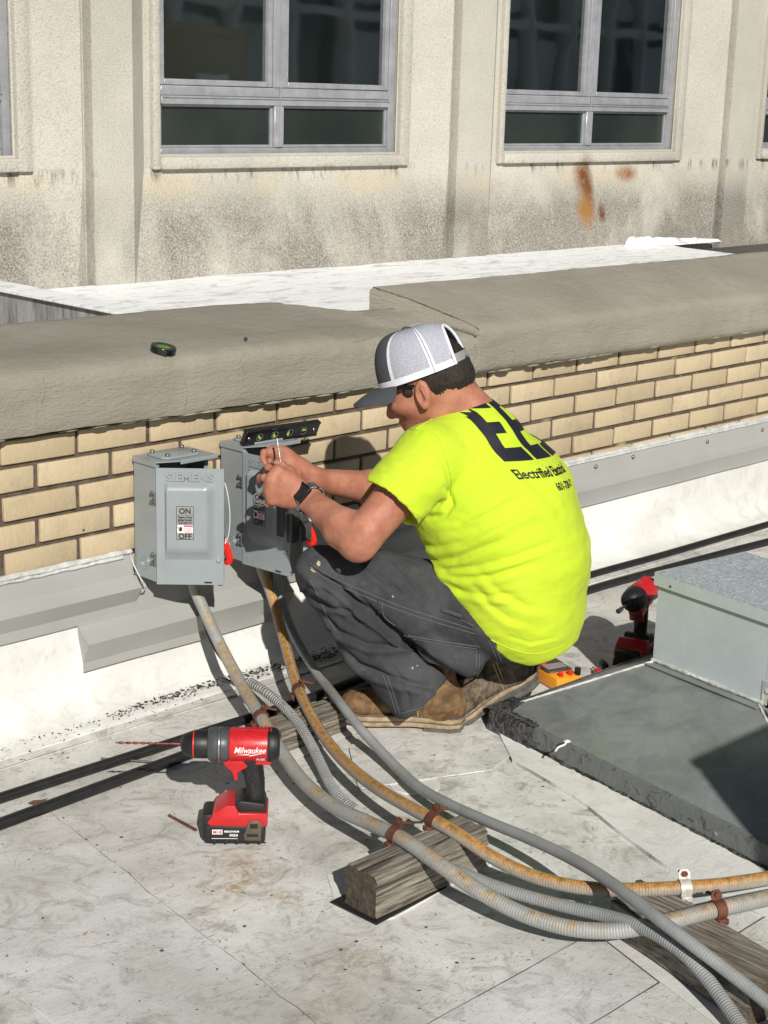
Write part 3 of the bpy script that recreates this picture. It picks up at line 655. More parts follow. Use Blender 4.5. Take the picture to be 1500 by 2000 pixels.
# lower white roof in the gap and its curled end
nx, ny = 60, 16; V = []; F = []
for j in range(ny+1):
    for i in range(nx+1):
        x = 4.12+(9.9-4.12)*i/nx; y = 0.32+(3.99+0.03-0.32)*j/ny
        V.append((x, y, 0.385+0.008*noise.noise((x*2, y*2, 0))+0.05*max(0, (y-3.75)/0.25)**2*0.4))
for j in range(ny):
    for i in range(nx): F.append((j*(nx+1)+i, j*(nx+1)+i+1, (j+1)*(nx+1)+i+1, (j+1)*(nx+1)+i))
tag(mk('lower_roof', (V, F), M['white_roof']), kind='structure')
# torn white membrane turned up at the right end
ha = onY(1225, 492, 3.95); hb = onY(1460, 494, 3.3)
rows = []
for tt, hgt in ((0, 0.0), (0.3, 0.35), (0.6, 0.75), (0.85, 1.0), (1.0, 0.9)):
    rr = []
    for i in range(40):
        s_ = i/39; x = 9.5+1.1*s_; top = (0.085 if s_ > 0.06 else 0.085*s_/0.06)*(1-0.8*s_)
        rr.append((x-0.1*(1-s_)*hgt+0.01*noise.noise((s_*9, tt, 3)), 3.97-0.0*tt-0.08*(1-hgt)*0.8-0.015*hgt+0.01*noise.noise((s_*14, tt*3, 0)), 0.39+top*hgt+0.012*hgt*noise.noise((s_*18, 0, 5))))
    rows.append(rr)
ms = strip_loft(rows, M['white_roof'], 'membrane_flap')
ms2 = sheet('dark_gap_sheet', [(9.9, 0.32), (11.5, 0.32), (11.5, 3.9), (9.9, 3.9)], 0.345, M['tar'])  # tar-coloured sheet stands in for the dark gap right of the white roof
lw = thing('concrete_kerb_wall', 'low streaked concrete wall at the left, end of the white lower roof', 'wall', (4.08, 3, 0))
mk('wall', box(3.98, 4.13, 0.5, 3.93, -1.0, 0.492, 0.012, 2), M['streaked'], lw)
mk('wall_cap', box(3.96, 4.15, 0.5, 3.94, 0.4925, 0.505, 0.003), M['white_roof'], lw)

# office block across the street behind the photographer; the windows mirror it
rb = thing('curtain_wall_tower', 'grey curtain wall office tower mirrored in the window glass', 'building', (30, -14, -9))
mk('wall', box(12, 62, -20, -14.2, -9, 26), M['facade_glass'], rb)
gp = []; fins = []; bands = []
for i in range(34):
    x = 12+i*1.5; fins.append(box(x-0.06, x+0.06, -14.2, -13.75, -9, 26))
    for j in range(12):
        if (i*7+j*3) % 11 not in (3, 8): gp.append(box(x+0.25, x+1.2, -14.18, -14.05, -9+j*3+0.25, -9+j*3+2.7))
for j in range(13): bands.append(box(12, 62, -14.2, -13.9, -9+j*3-0.09, -9+j*3+0.09))
tag(mk('facade_panel', join(*gp), M['facade'], rb, smooth=None), kind='stuff')
tag(mk('fin', join(*fins), M['facade_fin'], rb, smooth=None), kind='stuff')
tag(mk('floor_band', join(*bands), M['facade_fin'], rb, smooth=None), kind='stuff')
ph = thing('rooftop_penthouse', 'beige rooftop penthouse mirrored in the left window', 'building', (14, -9, 0))
mk('wall', box(12.9, 14.7, -9.5, -6, -9, 2.10), M['beige'], ph); mk('roof_edge', box(12.85, 14.75, -9.6, -5.9, 2.101, 2.22), M['beige'], ph)
mk('door', box(13.7, 14.3, -5.99, -5.95, -9, 1.6), M['facade_fin'], ph)
# unseen box added past the right edge to throw the shadow on the curb
au = thing('offframe_shadow_box', 'unseen grey sheet-metal box added beyond the right edge to shade the curb', 'shadow caster', (2.3, -2.9, 0))
hu = 1.0; k_ = (hu-0.1)/math.tan(R_(SUN_EL)); cx = 2.691-k_*math.sin(R_(SUN_AZ)); cy = -1.281-k_*math.cos(R_(SUN_AZ))
mk('cabinet', box(cx, cx+0.8, cy-1.1, cy, 0.1, hu-0.03, 0.008, 2), M['galv'], au); mk('lid', box(cx, cx+0.82, cy-1.12, cy+0.004, hu-0.029, hu, 0.005), M['galv'], au)
mk('base', box(cx+0.03, cx+0.77, cy-1.05, cy-0.03, 0, 0.099), M['curb'], au)
for i in range(7): mk('louvre', xf(box(-0.25, 0.25, 0, 0.03, -0.012, 0.012), T(cx+0.4, cy, 0.35+i*0.07) @ Matrix.Rotation(0.6, 4, 'X')), M['dark'], au)

# ------------------------------------------------------------------ sheet metal curb with duct box
cu = thing('roof_curb', 'dark grey sloping sheet-metal curb with tarred edges at the right', 'curb', (2.9, -1.1, 0))
o0 = np.array([2.668, -0.75]); o1 = np.array([2.50, -1.80]); ob_ = np.array([3.75, -0.768])
i0 = np.array([2.990, -0.955]); i1 = np.array([2.88, -1.80]); ib_ = np.array([3.75, -0.955])
def gridq(A, B, C_, D_, nu, nv, amp, seed):
    A, B, C_, D_ = [np.array(v, float) for v in (A, B, C_, D_)]; V = []; F = []
    for j in range(nv+1):
        for i in range(nu+1):
            u = i/nu; v = j/nv; p = (1-v)*((1-u)*A+u*B)+v*((1-u)*D_+u*C_)
            a = amp*min(1, 6*min(u, 1-u, v, 1-v)); p = p+np.array([0, 0, a*noise.noise((p[0]*7, p[1]*7, seed))]); V.append(tuple(p))
    for j in range(nv):
        for i in range(nu): F.append((j*(nu+1)+i, j*(nu+1)+i+1, (j+1)*(nu+1)+i+1, (j+1)*(nu+1)+i))
    return (V, F)
zl, zi = 0.053, 0.150
mk('side_slope', gridq((*o1, zl), (*o0, zl), (*i0, zi), (*i1, zi), 30, 14, 0.006, 1), M['curb'], cu)
mk('back_slope', gridq((*o0, zl), (*ob_, zl), (*ib_, zi), (*i0, zi), 26, 8, 0.004, 2), M['curb'], cu)
# rough tarred skirt
V = []; F = []; path = [tuple(o1+(o0-o1)*i/60) for i in range(61)]+[tuple(o0+(ob_-o0)*i/40) for i in range(1, 41)]
for i, q in enumerate(path):
    n1 = noise.noise((i*0.35, 0, 1)); n2 = noise.noise((i*0.9, 3, 1)); dx, dy = ((-1, 0.16) if i <= 60 else (0, 1))
    if i == 60: dx, dy = -0.7, 0.7
    prf = [(0.020+0.005*n1, 0.002), (0.012+0.003*n2, 0.009+0.004*n1), (0.0075+0.001*n2, 0.02), (0.006+0.001*n1, 0.042), (0.003, 0.055), (-0.006, 0.0575)]
    for e, z in prf: V.append((q[0]+dx*e, q[1]+dy*e, z))
n = 6
for i in range(len(path)-1):
    for j in range(n-1): F.append((i*n+j, (i+1)*n+j, (i+1)*n+j+1, i*n+j+1))
mk('skirt', (V, F), M['lip'], cu, smooth=50)
# tar along the foot and on the corner
def tarstrip(a, b, w0, seed, z0=0.004):
    a, b = np.array(a), np.array(b); d = (b-a)/np.linalg.norm(b-a); nrm = np.array([-d[1], d[0]]); V = []; F = []; N = 90
    for i in range(N+1):
        p = a+(b-a)*i/N; w_ = w0*(0.55+0.9*abs(noise.noise((i*0.21, seed, 0)))+0.3*noise.noise((i*0.8, seed, 4)))
        for t_, z in ((-0.3, 0.016), (0.2, 0.014), (0.7, 0.011), (1.0, z0+0.004)): V.append((p[0]+nrm[0]*w_*t_, p[1]+nrm[1]*w_*t_, z+0.003*noise.noise((i*0.6, t_*3, seed))))
    for i in range(N):
        for j in range(3): F.append((i*4+j, (i+1)*4+j, (i+1)*4+j+1, i*4+j+1))
    return (V, F)
dd = np.array([-0.012, 0.0])
mk('tar_bead', tarstrip(o0+dd, o1+dd, -0.012, 2), M['tar'], cu, smooth=60)
tc = []
for i in range(26):
    s_ = i/25; p = o0+(o1-o0)*s_*0.13
    for j in range(7):
        zz = 0.002+0.054*min(1, j/5); off = 0.020-0.010*min(1, j/5)-(0.03*(j-5) if j > 5 else 0)
        tc.append((p[0]-off, p[1]+0.012*(1-s_), zz+0.002*noise.noise((i*0.9, j*0.9, 0))+(0.002 if j > 5 else 0)))
F = [(i*7+j, (i+1)*7+j, (i+1)*7+j+1, i*7+j+1) for i in range(25) for j in range(6)]
mk('tar_patch', (tc, F), M['tar'], cu, smooth=60)
tc = []
for i in range(16):
    for j in range(10):
        u = -0.015+0.14*i/15; v = -0.012+0.075*j/9
        x = o0[0]+u; y = o0[1]+0.012-v; h = zl+max(0, min((x-o0[0])/(i0[0]-o0[0]), (o0[1]-y)/(o0[1]-i0[1])))*(zi-zl)+0.003+0.0015*noise.noise((i*0.8, j*0.8, 5))-0.006*(i > 11+2*noise.noise((j, 0, 0)))-0.006*(j > 7)
        tc.append((x, y, h))
F = [(i*10+j, (i+1)*10+j, (i+1)*10+j+1, i*10+j+1) for i in range(15) for j in range(9)]
mk('tar_patch', (tc, F), M['tar'], cu, smooth=60)
def rb_(a, b, r0, seed, n=50): 
    a = np.array(a); b = np.array(b); return tube([a+(b-a)*i/n+np.array([0, 0, 0.0015*noise.noise((i*0.9, seed, 0))]) for i in range(n+1)], r0, 7, 0.01, smoothpath=False, rf=lambda s, t: r0*(0.6+1.0*abs(noise.noise((s*45, seed, 3)))))
mk('seam', rb_((*(o0+(i0-o0)*0.15), zl+0.015), (*(i0), zi+0.003), 0.0038, 4), M['sealant'], cu)
mk('seam', join(rb_((2.945, -1.275, 0.152), (2.70, -1.56, 0.075), 0.0045, 6), rb_((2.70, -1.56, 0.075), (2.56, -1.70, 0.055), 0.0035, 7)), M['sealant'], cu)
mk('folded_lap', gridq((2.61, -1.66, 0.062), (2.93, -1.30, 0.155), (2.95, -1.65, 0.166), (2.7, -1.9, 0.09), 12, 8, 0.004, 8), M['curb'], cu)
for px, py in ((1030, 1437), (1401, 1628)):
    q = onZ(px, py, 0.028); mk('screw', xf(lathe([(0.0095, 0), (0.009, 0.002), (0.005, 0.003), (0.005, 0.006), (0.001, 0.007)], 14), frame((q[0]+0.002, q[1], q[2]), (0, 1, 0), (0, 0, 1), (-1, 0.1, 0.25))), M['steel'], cu)
q = onZ(1108, 1447, 0.075)
mk('bird_dropping', join(xf(lathe([(0.008, 0), (0.006, 0.002), (0.001, 0.003)], 10), T(q[0], q[1], 0.068+0.006)), tube([(q[0], q[1], 0.076), (q[0]-0.012, q[1]-0.003, 0.071), (q[0]-0.028, q[1]+0.002, 0.067), (q[0]-0.04, q[1], 0.062)], 0.0022, 6, 0.004)), M['white'], cu)
# duct box
db = thing('duct_box', 'square galvanized metal duct housing with a speckled lid on the dark curb', 'duct', (3.1, -1.2, 0.15))
ang = math.atan2(0.044, 0.331)
BM = T(3.000, -0.948, 0.152) @ Matrix.Rotation(-ang, 4, 'Z')           # local x along +X, y along -Y negative
def bx(*a, **k): return xf(box(*a, **k), BM)
mk('side_panel', bx(0, 0.0015, -0.335, 0, 0, 0.20), M['galv'], db, smooth=None)
mk('side_panel', bx(0, 0.0015, -0.85, -0.336, 0.035, 0.20), M['galv'], db, smooth=None)
mk('inner_duct', join(bx(0.05, 0.052, -0.85, -0.30, -0.03, 0.199), bx(0.002, 0.05, -0.337, -0.335, 0, 0.19)), M['inside'], db, smooth=None)
mk('end_panel', join(bx(0.002, 0.30, -0.002, 0, 0, 0.20), bx(0.30, 0.302, -0.85, 0, 0, 0.2)), M['galv'], db, smooth=None)
lid = mk('lid', join(bx(-0.0075, -0.006, -0.85, 0.008, 0.188, 0.218), bx(-0.006, 0.31, 0.006, 0.0078, 0.188, 0.218), bx(0.31, 0.312, -0.85, 0.008, 0.188, 0.218)), M['galv'], db, smooth=None)
mk('lid_top', bx(-0.0075, 0.312, -0.85, 0.0078, 0.2182, 0.2198, bev=0.0005), M['galv_top'], lid, smooth=None)
mk('base_seam', join(*[tube([BM @ Vector((-0.004, -0.335*i/40, 0.003+0.003*noise.noise((i*0.7, 1, 1)))) for i in range(41)], 0.0055, 7, 0.01, smoothpath=False, rf=lambda s, t: 0.006*(0.6+0.9*abs(noise.noise((s*60, 1, 3)))))]), M['sealant'], db)
mk('base_flange', bx(-0.03, 0.0, -0.34, 0.003, -0.004, -0.0015), M['curb'], db, smooth=None)
mk('cut_edge', join(bx(-0.002, -0.0005, -0.345, -0.329, 0.0, 0.055), bx(-0.0045, -0.001, -0.42, -0.34, 0.029, 0.034)), M['sealant'], db, smooth=None)
mk('screw', xf(cyl(0.003, 0, 0.002, 8), BM @ frame((-0.0075, -0.045, 0.198), (0, 1, 0), (0, 0, 1), (-1, 0, 0))), M['zinc'], db)

# ------------------------------------------------------------------ timbers
def timber(x0, x1, y0, y1, z0, z1, axis, M0, mm, parent, name='plank', seed=0):
    """sawn timber with an irregular weathered cross-section extruded along its grain"""
    hw = (y1-y0)/2 if axis == 0 else (x1-x0)/2; L = (x1-x0) if axis == 0 else (y1-y0); pr = []
    def side(a, b, n): return [(a[0]+(b[0]-a[0])*i/n, a[1]+(b[1]-a[1])*i/n) for i in range(n)]
    cs = [(-hw, z0), (hw, z0), (hw, z1), (-hw, z1)]; ns = 14
    for i in range(4): pr += side(cs[i], cs[(i+1) % 4], ns)
    N = len(pr); V = []; F = []; nl = 26
    for j in range(nl+1):
        s_ = j/nl
        for i, (a, z) in enumerate(pr):
            cx_, cz_ = 0, (z0+z1)/2; ra = math.hypot(a, z-cz_)+1e-9
            g = 0.0035*noise.noise((i*1.9, s_*1.1, seed))+0.002*noise.noise((i*4.3, s_*3, seed+4))
            corner = 0.006*(min(abs(abs(a)-hw), 0.01)/0.01 + min(abs(abs(z-cz_)-(z1-z0)/2), 0.01)/0.01 < 0.15)
            f = 1+(g-corner)/ra; e = 0.004*noise.noise((i*0.9, 0, seed+j//13*7)) if j in (0, nl) else 0
            la = -L/2+L*s_+e; aa, zz = a*f, max(z0+0.0005, cz_+(z-cz_)*f)
            V.append((la, aa, zz) if axis == 0 else (aa, la, zz))
    for j in range(nl):
        for i in range(N):
            q = (j*N+i, j*N+(i+1) % N, (j+1)*N+(i+1) % N, (j+1)*N+i); F.append(q if axis == 0 else q[::-1])
    A_ = tuple(range(N))[::-1]; B_ = tuple(nl*N+i for i in range(N))
    F += [A_, B_] if axis == 0 else [A_[::-1], B_[::-1]]
    g = xf((V, F), M0); o = mk(name, g, [mm, M['woodend']], parent, smooth=35)
    for p in o.data.polygons[-2:]: p.material_index = 1
    return o
tb = thing('timber_block', 'weathered grey timber block on a white pad, middle one carrying two clamped conduits', 'timber', (1.98, -1.15, 0))
timber(1.832, 2.132, -1.195, -1.115, 0.003, 0.088, 0, T(1.982, -1.155, 0), M['woodx'], tb, seed=1)
mk('tar_paper', xf(box(-0.165, 0.03, -0.055, 0.06, 0.0045, 0.007), T(1.985, -1.145, 0) @ Matrix.Rotation(0.05, 4, 'Z')), M['black'], tb)
tb2 = thing('timber_block', 'two short stacked grey planks beside the drill, under the clamps below the switch boxes', 'timber', (2.3, -0.485, 0))
timber(2.19, 2.392, -0.53, -0.445, 0.004, 0.031, 0, T(2.292, -0.487, 0), M['woodx'], tb2, seed=3)
timber(2.19, 2.392, -0.53, -0.445, 0.0315, 0.060, 0, T(2.290, -0.489, 0), M['woodx'], tb2, seed=4)
mk('tar_paper', xf(box(-0.12, 0.12, -0.06, 0.07, 0.0045, 0.006), T(2.31, -0.50, 0) @ Matrix.Rotation(0.1, 4, 'Z')), M['upstand'], tb2)
tb3 = thing('timber_block', 'long cracked timber at the lower right with a white and a brown clamp', 'timber', (2.1, -1.7, 0))
c3 = Vector((2.155, -1.70, 0)); 
timber(-0.06, 0.06, -0.17, 0.17, 0.008, 0.078, 1, T(2.128, -1.690, 0) @ Matrix.Rotation(R_(-12), 4, 'Z'), M['woody'], tb3, seed=6)
mk('tar_paper', xf(box(-0.09, 0.07, -0.20, 0.19, 0.0078, 0.0095), T(2.128, -1.690, 0) @ Matrix.Rotation(R_(-16), 4, 'Z')), M['upstand'], tb3)

# ------------------------------------------------------------------ conduits
def cpath(spec):
    out = []
    for px, py, k, v in spec: out.append(onY(px, py, v) if k == 'y' else onZ(px, py, v))
    return out
def sm(P, it=2):
    P = np.array(P)
    for _ in range(it): Q = P.copy(); Q[1:-1] = 0.25*P[:-2]+0.5*P[1:-1]+0.25*P[2:]; P = 0.5*P+0.5*Q
    return P
Y, Z = 'y', 'z'
C1 = cpath([(374, 1128, Y, -.078), (382, 1158, Y, -.088), (397, 1188, Y, -.105), (416, 1232, Y, -.145), (441, 1283, Y, -.21), (475, 1345, Y, -.31), (511, 1400, Z, .078), (540, 1458, Z, .066), (590, 1532, Z, .055), (650, 1580, Z, .065), (720, 1607, Z, .088), (780, 1630, Z, .106), (852, 1684, Z, .102), (936, 1744, Z, .075), (1020, 1790, Z, .058), (1116, 1819, Z, .052), (1200, 1821, Z, .06), (1254, 1812, Z, .075), (1320, 1797, Z, .090), (1404, 1775, Z, .094), (1500, 1753, Z, .092), (1640, 1725, Z, .09)])
C2 = cpath([(505, 1095, Y, -.078), (510, 1112, Y, -.082), (522, 1138, Y, -.092), (536, 1179, Y, -.12), (548, 1225, Y, -.17), (560, 1268, Y, -.24), (570, 1310, Y, -.33), (583, 1350, Z, .080), (612, 1410, Z, .068), (640, 1452, Z, .062), (680, 1500, Z, .065), (740, 1545, Z, .08), (800, 1577, Z, .098), (846, 1601, Z, .105), (900, 1630, Z, .098), (960, 1678, Z, .075), (1032, 1712, Z, .06), (1110, 1733, Z, .06), (1188, 1740, Z, .07), (1260, 1738, Z, .088), (1338, 1734, Z, .093), (1410, 1730, Z, .092), (1500, 1716, Z, .09), (1640, 1690, Z, .09)])
C3 = cpath([(540, 1105, Y, -.09), (542, 1140, Y, -.10), (554, 1191, Y, -.13), (574, 1244, Y, -.19), (604, 1295, Y, -.28), (632, 1332, Y, -.36), (663, 1371, Z, .095), (700, 1421, Z, .07), (736, 1459, Z, .045), (778, 1503, Z, .03), (816, 1541, Z, .035), (870, 1569, Z, .055), (960, 1609, Z, .075), (1032, 1636, Z, .085), (1110, 1672, Z, .10), (1170, 1706, Z, .115), (1230, 1750, Z, .125), (1290, 1798, Z, .125), (1356, 1848, Z, .11), (1422, 1897, Z, .09), (1500, 1958, Z, .07), (1620, 2060, Z, .05)])
C4 = cpath([(488, 1332, Z, .10), (500, 1339, Z, .10), (516, 1349, Z, .095), (541, 1367, Z, .082), (566, 1391, Z, .072), (591, 1423, Z, .060), (610, 1457, Z, .045), (630, 1500, Z, .032), (646, 1537, Z, .024), (668, 1565, Z, .020), (696, 1583, Z, .018)])
C5 = cpath([(846, 1690, Z, .035), (868, 1694, Z, .045), (900, 1704, Z, .05), (960, 1730, Z, .05), (1020, 1749, Z, .05), (1110, 1773, Z, .058), (1188, 1788, Z, .068), (1248, 1806, Z, .082), (1296, 1830, Z, .088), (1344, 1866, Z, .078), (1380, 1908, Z, .06), (1410, 1950, Z, .048), (1446, 2000, Z, .03), (1500, 2090, Z, .02)])
def conduit(name, P, r, m, label, cat='conduit', rf=None, n=18, step=0.008, it=2):
    q = sm(P, it); o = mk(name, tube(q, r, n, step, rf=rf), m, smooth=60); return tag(o, label, cat), spline(q, 0.006)
oc1, Q1 = conduit('conduit', C1, .0145, M['cond_part'], 'thick pale grey conduit with faint ochre stains, first from the left')
oc2, Q2 = conduit('conduit', C2, .0130, M['cond_rusty'], 'conduit streaked all over with orange rust, from the box the man works on')
oc3, Q3 = conduit('conduit', C3, .0112, M['cond_grey'], 'smooth plain grey conduit passing the man\'s boot and crossing over the others')
bt = lambda s, t: .0108+.0011*math.sin(s*2*math.pi/0.0075)
oc4, Q4 = conduit('armoured_conduit', C4, .0108, M['cond_flex'], 'short ribbed spiral conduit with its skin split, between the pale and the rusty one', rf=bt, step=0.0018)
oc5, Q5 = conduit('conduit', C5, .0118, M['cond_clean'], 'grey conduit emerging beside the middle timber and leaving at the bottom edge')
for nm, P, r0, lb in (('cable', [(0.9, -.33, .013), (1.595, -.329, .013), (2.086, -.334, .013), (2.6, -.325, .013), (3.2, -.2, .013), (3.68, -.145, .013), (4.2, -.16, .013), (4.782, -.172, .013), (5.8, -.2, .013)], .0115, 'black cable nearer the brick wall of the pair lying along the roof'),
                      ('cable', [(0.9, -.46, .013), (1.532, -.432, .013), (2.076, -.405, .013), (2.6, -.375, .013), (3.3, -.262, .013), (3.68, -.238, .013), (4.073, -.258, .013), (4.417, -.282, .013), (5.0, -.33, .013), (5.8, -.36, .013)], .0125, 'black cable farther from the brick wall of the pair lying along the roof')):
    tag(mk(nm, tube(P, r0, 12, 0.03), M['black'], smooth=60), lb, 'cable')
# thin black wire in the shade behind conduits
tag(mk('cable', tube(cpath([(395, 1180, Y, -.07), (400, 1215, Y, -.09), (418, 1262, Y, -.125), (445, 1300, Y, -.18), (490, 1352, Z, .012), (540, 1400, Z, .008)]), .0055, 8, 0.01), M['black']), 'thin black cable tucked behind the thick pale conduit under the first switch box', 'cable')

def strap(Q, px, py, rc, ztop, m, label, up=(0.35, 0.45, 0.8), wid=0.020):
    pp = proj(Q); i = int(np.argmin(np.hypot(pp[:, 0]-px, pp[:, 1]-py))); i = min(max(i, 3), len(Q)-4)
    c = Q[i]; t_ = Q[i+3]-Q[i-3]; t_ /= np.linalg.norm(t_)
    side = np.cross(t_, [0, 0, 1]); side /= np.linalg.norm(side)
    if side @ (CAM-c) < 0: side = -side                      # side faces the camera
    upv = np.cross(side, t_); upv /= np.linalg.norm(upv); upv = upv if upv[2] > 0 else -upv
    st = thing('conduit_clamp', label, 'clamp', tuple(c))
    r1, r2 = rc+0.0006, rc+0.0032
    V = []; F = []; N = 22; a0, a1 = R_(-75), R_(150)          # from low on the camera side, over the top, to the back
    for k in range(N+1):
        a = a0+(a1-a0)*k/N
        for rr in (r1, r2):
            for s_ in (-wid/2, wid/2): V.append(c+rr*(math.cos(a)*side+math.sin(a)*upv)+s_*t_)
    for k in range(N):
        b = k*4; F += [(b+2, b+3, b+7, b+6), (b+1, b, b+4, b+5), (b, b+2, b+6, b+4), (b+3, b+1, b+5, b+7)]
    F += [(0, 1, 3, 2), (N*4, N*4+2, N*4+3, N*4+1)]
    mk('strap', (V, F), m, st, smooth=35)
    fr = Matrix(((side[0], t_[0], upv[0], c[0]), (side[1], t_[1], upv[1], c[1]), (side[2], t_[2], upv[2], c[2]), (0, 0, 0, 1)))
    dz = max(0.004, (c[2]-ztop))
    mk('foot', xf(join(box(rc*0.15, rc*1.25, -wid/2, wid/2, -dz+0.0003, -dz+0.003, 0.0008), box(rc*0.6, rc*1.6, -wid/2, wid/2, -rc-0.006, -rc*0.62, 0.002)), fr), m, st)
    ear = xf(extr([(-0.010, 0), (0.010, 0), (0.011, 0.014), (0.006, 0.021), (-0.006, 0.021), (-0.011, 0.014)], -0.0012, 0.0012), fr @ frame((-0.002, 0, rc*0.95), (0, 1, 0), (-0.35, 0, 0.93), (1, 0, 0.35)))
    mk('ear', ear, m, st)
    bo = fr @ frame((-0.006, 0, rc*0.95+0.012), (0, 1, 0), (0, 0, 1), (1, 0, 0.35))
    mk('bolt', join(xf(cyl(0.0032, -0.030, 0.004, 10), bo), xf(cyl(0.0062, 0.0016, 0.0052, 6), bo), xf(cyl(0.0062, -0.006, -0.0016, 6), bo)), M['rust'], st)
strap(Q1, 512, 1402, .0145, .060, M['rust'], 'rusty brown clamp holding the pale conduit just behind the drill')
strap(Q2, 582, 1348, .0130, .060, M['rust'], 'small dark rusty clamp on the orange conduit on the stacked planks')
strap(Q1, 778, 1628, .0145, .088, M['rust'], 'rusty clamp with a pale ring bolt on the pale conduit, middle timber')
strap(Q2, 846, 1601, .0130, .088, M['rust'], 'rusty brown clamp on the orange-rusted conduit, middle timber')
strap(Q2, 1340, 1734, .0130, .078, M['rust_white'], 'white painted clamp with rust spots on the lower right timber')
strap(Q1, 1404, 1775, .0145, .078, M['rust'], 'brown clamp on the conduit crossing the lower right timber')

# ------------------------------------------------------------------ debris, leaves, bits
r = random.Random(11); V = []; F = []
def flake(x, y, z, s_, seed):
    a = r.uniform(0, 6.28); b = r.uniform(0.15, 0.6); n = len(V); ca, sa = math.cos(a), math.sin(a)
    for u, v, h in ((-1, 0, 0), (0, -b, r.uniform(0.1, .5)), (1, 0, r.uniform(0, .3)), (0, b, 0)): V.append((x+s_*(u*ca-v*sa), y+s_*(u*sa+v*ca), z+s_*h*0.5))
    F.append((n, n+1, n+2, n+3))
for i in range(1500):
    t_ = r.random(); x = 1.95+1.0*r.betavariate(2.2, 1.6); y = -0.118+r.gauss(0, 0.016)-0.02*math.sin(x*5)
    flake(x, y, 0.010+0.006*r.random(), r.choice((0.002, 0.003, 0.003, 0.005, 0.007)), i)
for i in range(500):
    x = r.uniform(1.6, 2.3); y = -0.10+r.gauss(0, 0.03); flake(x, y, 0.012 if y > -0.14 else 0.006, r.uniform(0.0015, 0.005), i)
for i in range(260): flake(r.uniform(1.3, 2.9), r.uniform(-1.9, -0.2), 0.0055, r.uniform(0.0015, 0.004), i)
tag(mk('debris', (V, F), M['leaf'], smooth=None), kind='stuff')
def leaf(px, py, s_, m, lb, a):
    q = onZ(px, py, 0.006)
    g = [(-1, 0, 0.1), (-0.5, -0.28, 0.0), (0.3, -0.35, 0.12), (1, -0.02, 0.3), (0.35, 0.3, 0.1), (-0.4, 0.3, 0.15), (0, 0, 0.02)]
    o = mk('leaf', xf(([(x*s_, y*s_, z*s_+0.001) for x, y, z in g], [(0, 1, 6), (1, 2, 6), (2, 3, 6), (3, 4, 6), (4, 5, 6), (5, 0, 6)]), T(*q) @ Matrix.Rotation(a, 4, 'Z')), m); tag(o, lb, 'leaf')
M['tanleaf'] = simple('tan_leaf', (0.45, 0.30, 0.17), 0.7); M['brownleaf'] = simple('brown_leaf', (0.13, 0.06, 0.03), 0.7)
leaf(1242, 1878, 0.011, M['tanleaf'], 'small tan leaf on the roof left of the lower right timber', 0.5)
leaf(75, 1568, 0.022, M['brownleaf'], 'curled brown leaf between the two black cables at the left', -0.4)
leaf(515, 1521, 0.009, M['brownleaf'], 'small brown leaf right of the drill handle', 0.9)
leaf(167, 1825, 0.008, M['tanleaf'], 'tiny tan leaf on the roof near the lower left corner', 0.3)
# drill bit and rod lying about
def rodp(a, b, z, r0): return (np.array(onZ(*a, z)), np.array(onZ(*b, z)), r0)
a, b, r0 = rodp((330, 1592), (383, 1621), .0045, .0028)
bitr = lambda s, t: (.0026+.0009*math.sin(s*2*math.pi/0.008) if t < .5 else .0030)
tag(mk('drill_bit', tube([a+(b-a)*i/60 for i in range(61)], .003, 8, smoothpath=False, rf=bitr), M['rust']), 'short loose brown drill bit on the roof left of the drill battery', 'drill bit')
a, b, r0 = rodp((197, 1481), (315, 1489), .008, .0025)
tag(mk('metal_rod', tube([a, (a+b)/2, b], .0022, 8, 0.02), M['zinc']), 'thin dark rod lying across the upper black cable at the left', 'rod')
# tape roll and bolt on the coping
bpy.context.view_layer.update()
_cv = BVHTree.FromPolygons([v.co+wloc(bpy.data.objects['coping']) for v in bpy.data.objects['coping'].data.vertices], [p_.vertices[:] for p_ in bpy.data.objects['coping'].data.polygons])
def on_cop(px, py):
    h_ = _cv.ray_cast(Vector(CAM), Vector(ray(px, py)).normalized()); return h_[0], (h_[1] if h_[1].z > 0 else -h_[1])
q, nq = on_cop(318, 688); zc = q[2]+0.0003; tp = thing('tape_roll', 'roll of black electrical tape with a green centre label on the coping', 'tape', tuple(q))
rx = 0.030
prf = [(0.012, 0), (rx, 0), (rx+.0006, 0.001), (rx+.0006, 0.014), (rx, 0.015), (0.0175, 0.015), (0.0172, 0.0130)]
g = T(q[0], q[1], zc) @ nq.to_track_quat('Z', 'Y').to_matrix().to_4x4()
mk('roll', xf(lathe(prf, 40, False), g), M['blackgloss'], tp); mk('label_disc', xf(cyl(0.0172, 0.009, 0.0135, 32), g), M['greenlab'], tp)
mk('tape_end', xf(box(-0.0312, -0.0285, -0.018, 0.004, 0.001, 0.014), g @ Matrix.Rotation(0.35, 4, 'Z')), M['black'], tp)
M['blue'] = simple('blue_plastic', (0.03, 0.04, 0.11), 0.4)
q, nq = on_cop(480, 666); zc = q[2]+0.0035; bo = thing('wall_anchor', 'small dark blue screw anchor lying on the coping right of the tape', 'anchor', tuple(q))
mk('shaft', xf(lathe([(0.002, -0.010), (0.0032, -0.008), (0.0034, 0.006)], 10), T(q[0], q[1], zc) @ Matrix.Rotation(0.9, 4, 'Z') @ Matrix.Rotation(R_(90), 4, 'Y')), M['blue'], bo)
mk('head', xf(cyl(0.0055, 0.006, 0.009, 10), T(q[0], q[1], zc) @ Matrix.Rotation(0.9, 4, 'Z') @ Matrix.Rotation(R_(90), 4, 'Y')), M['blue'], bo)

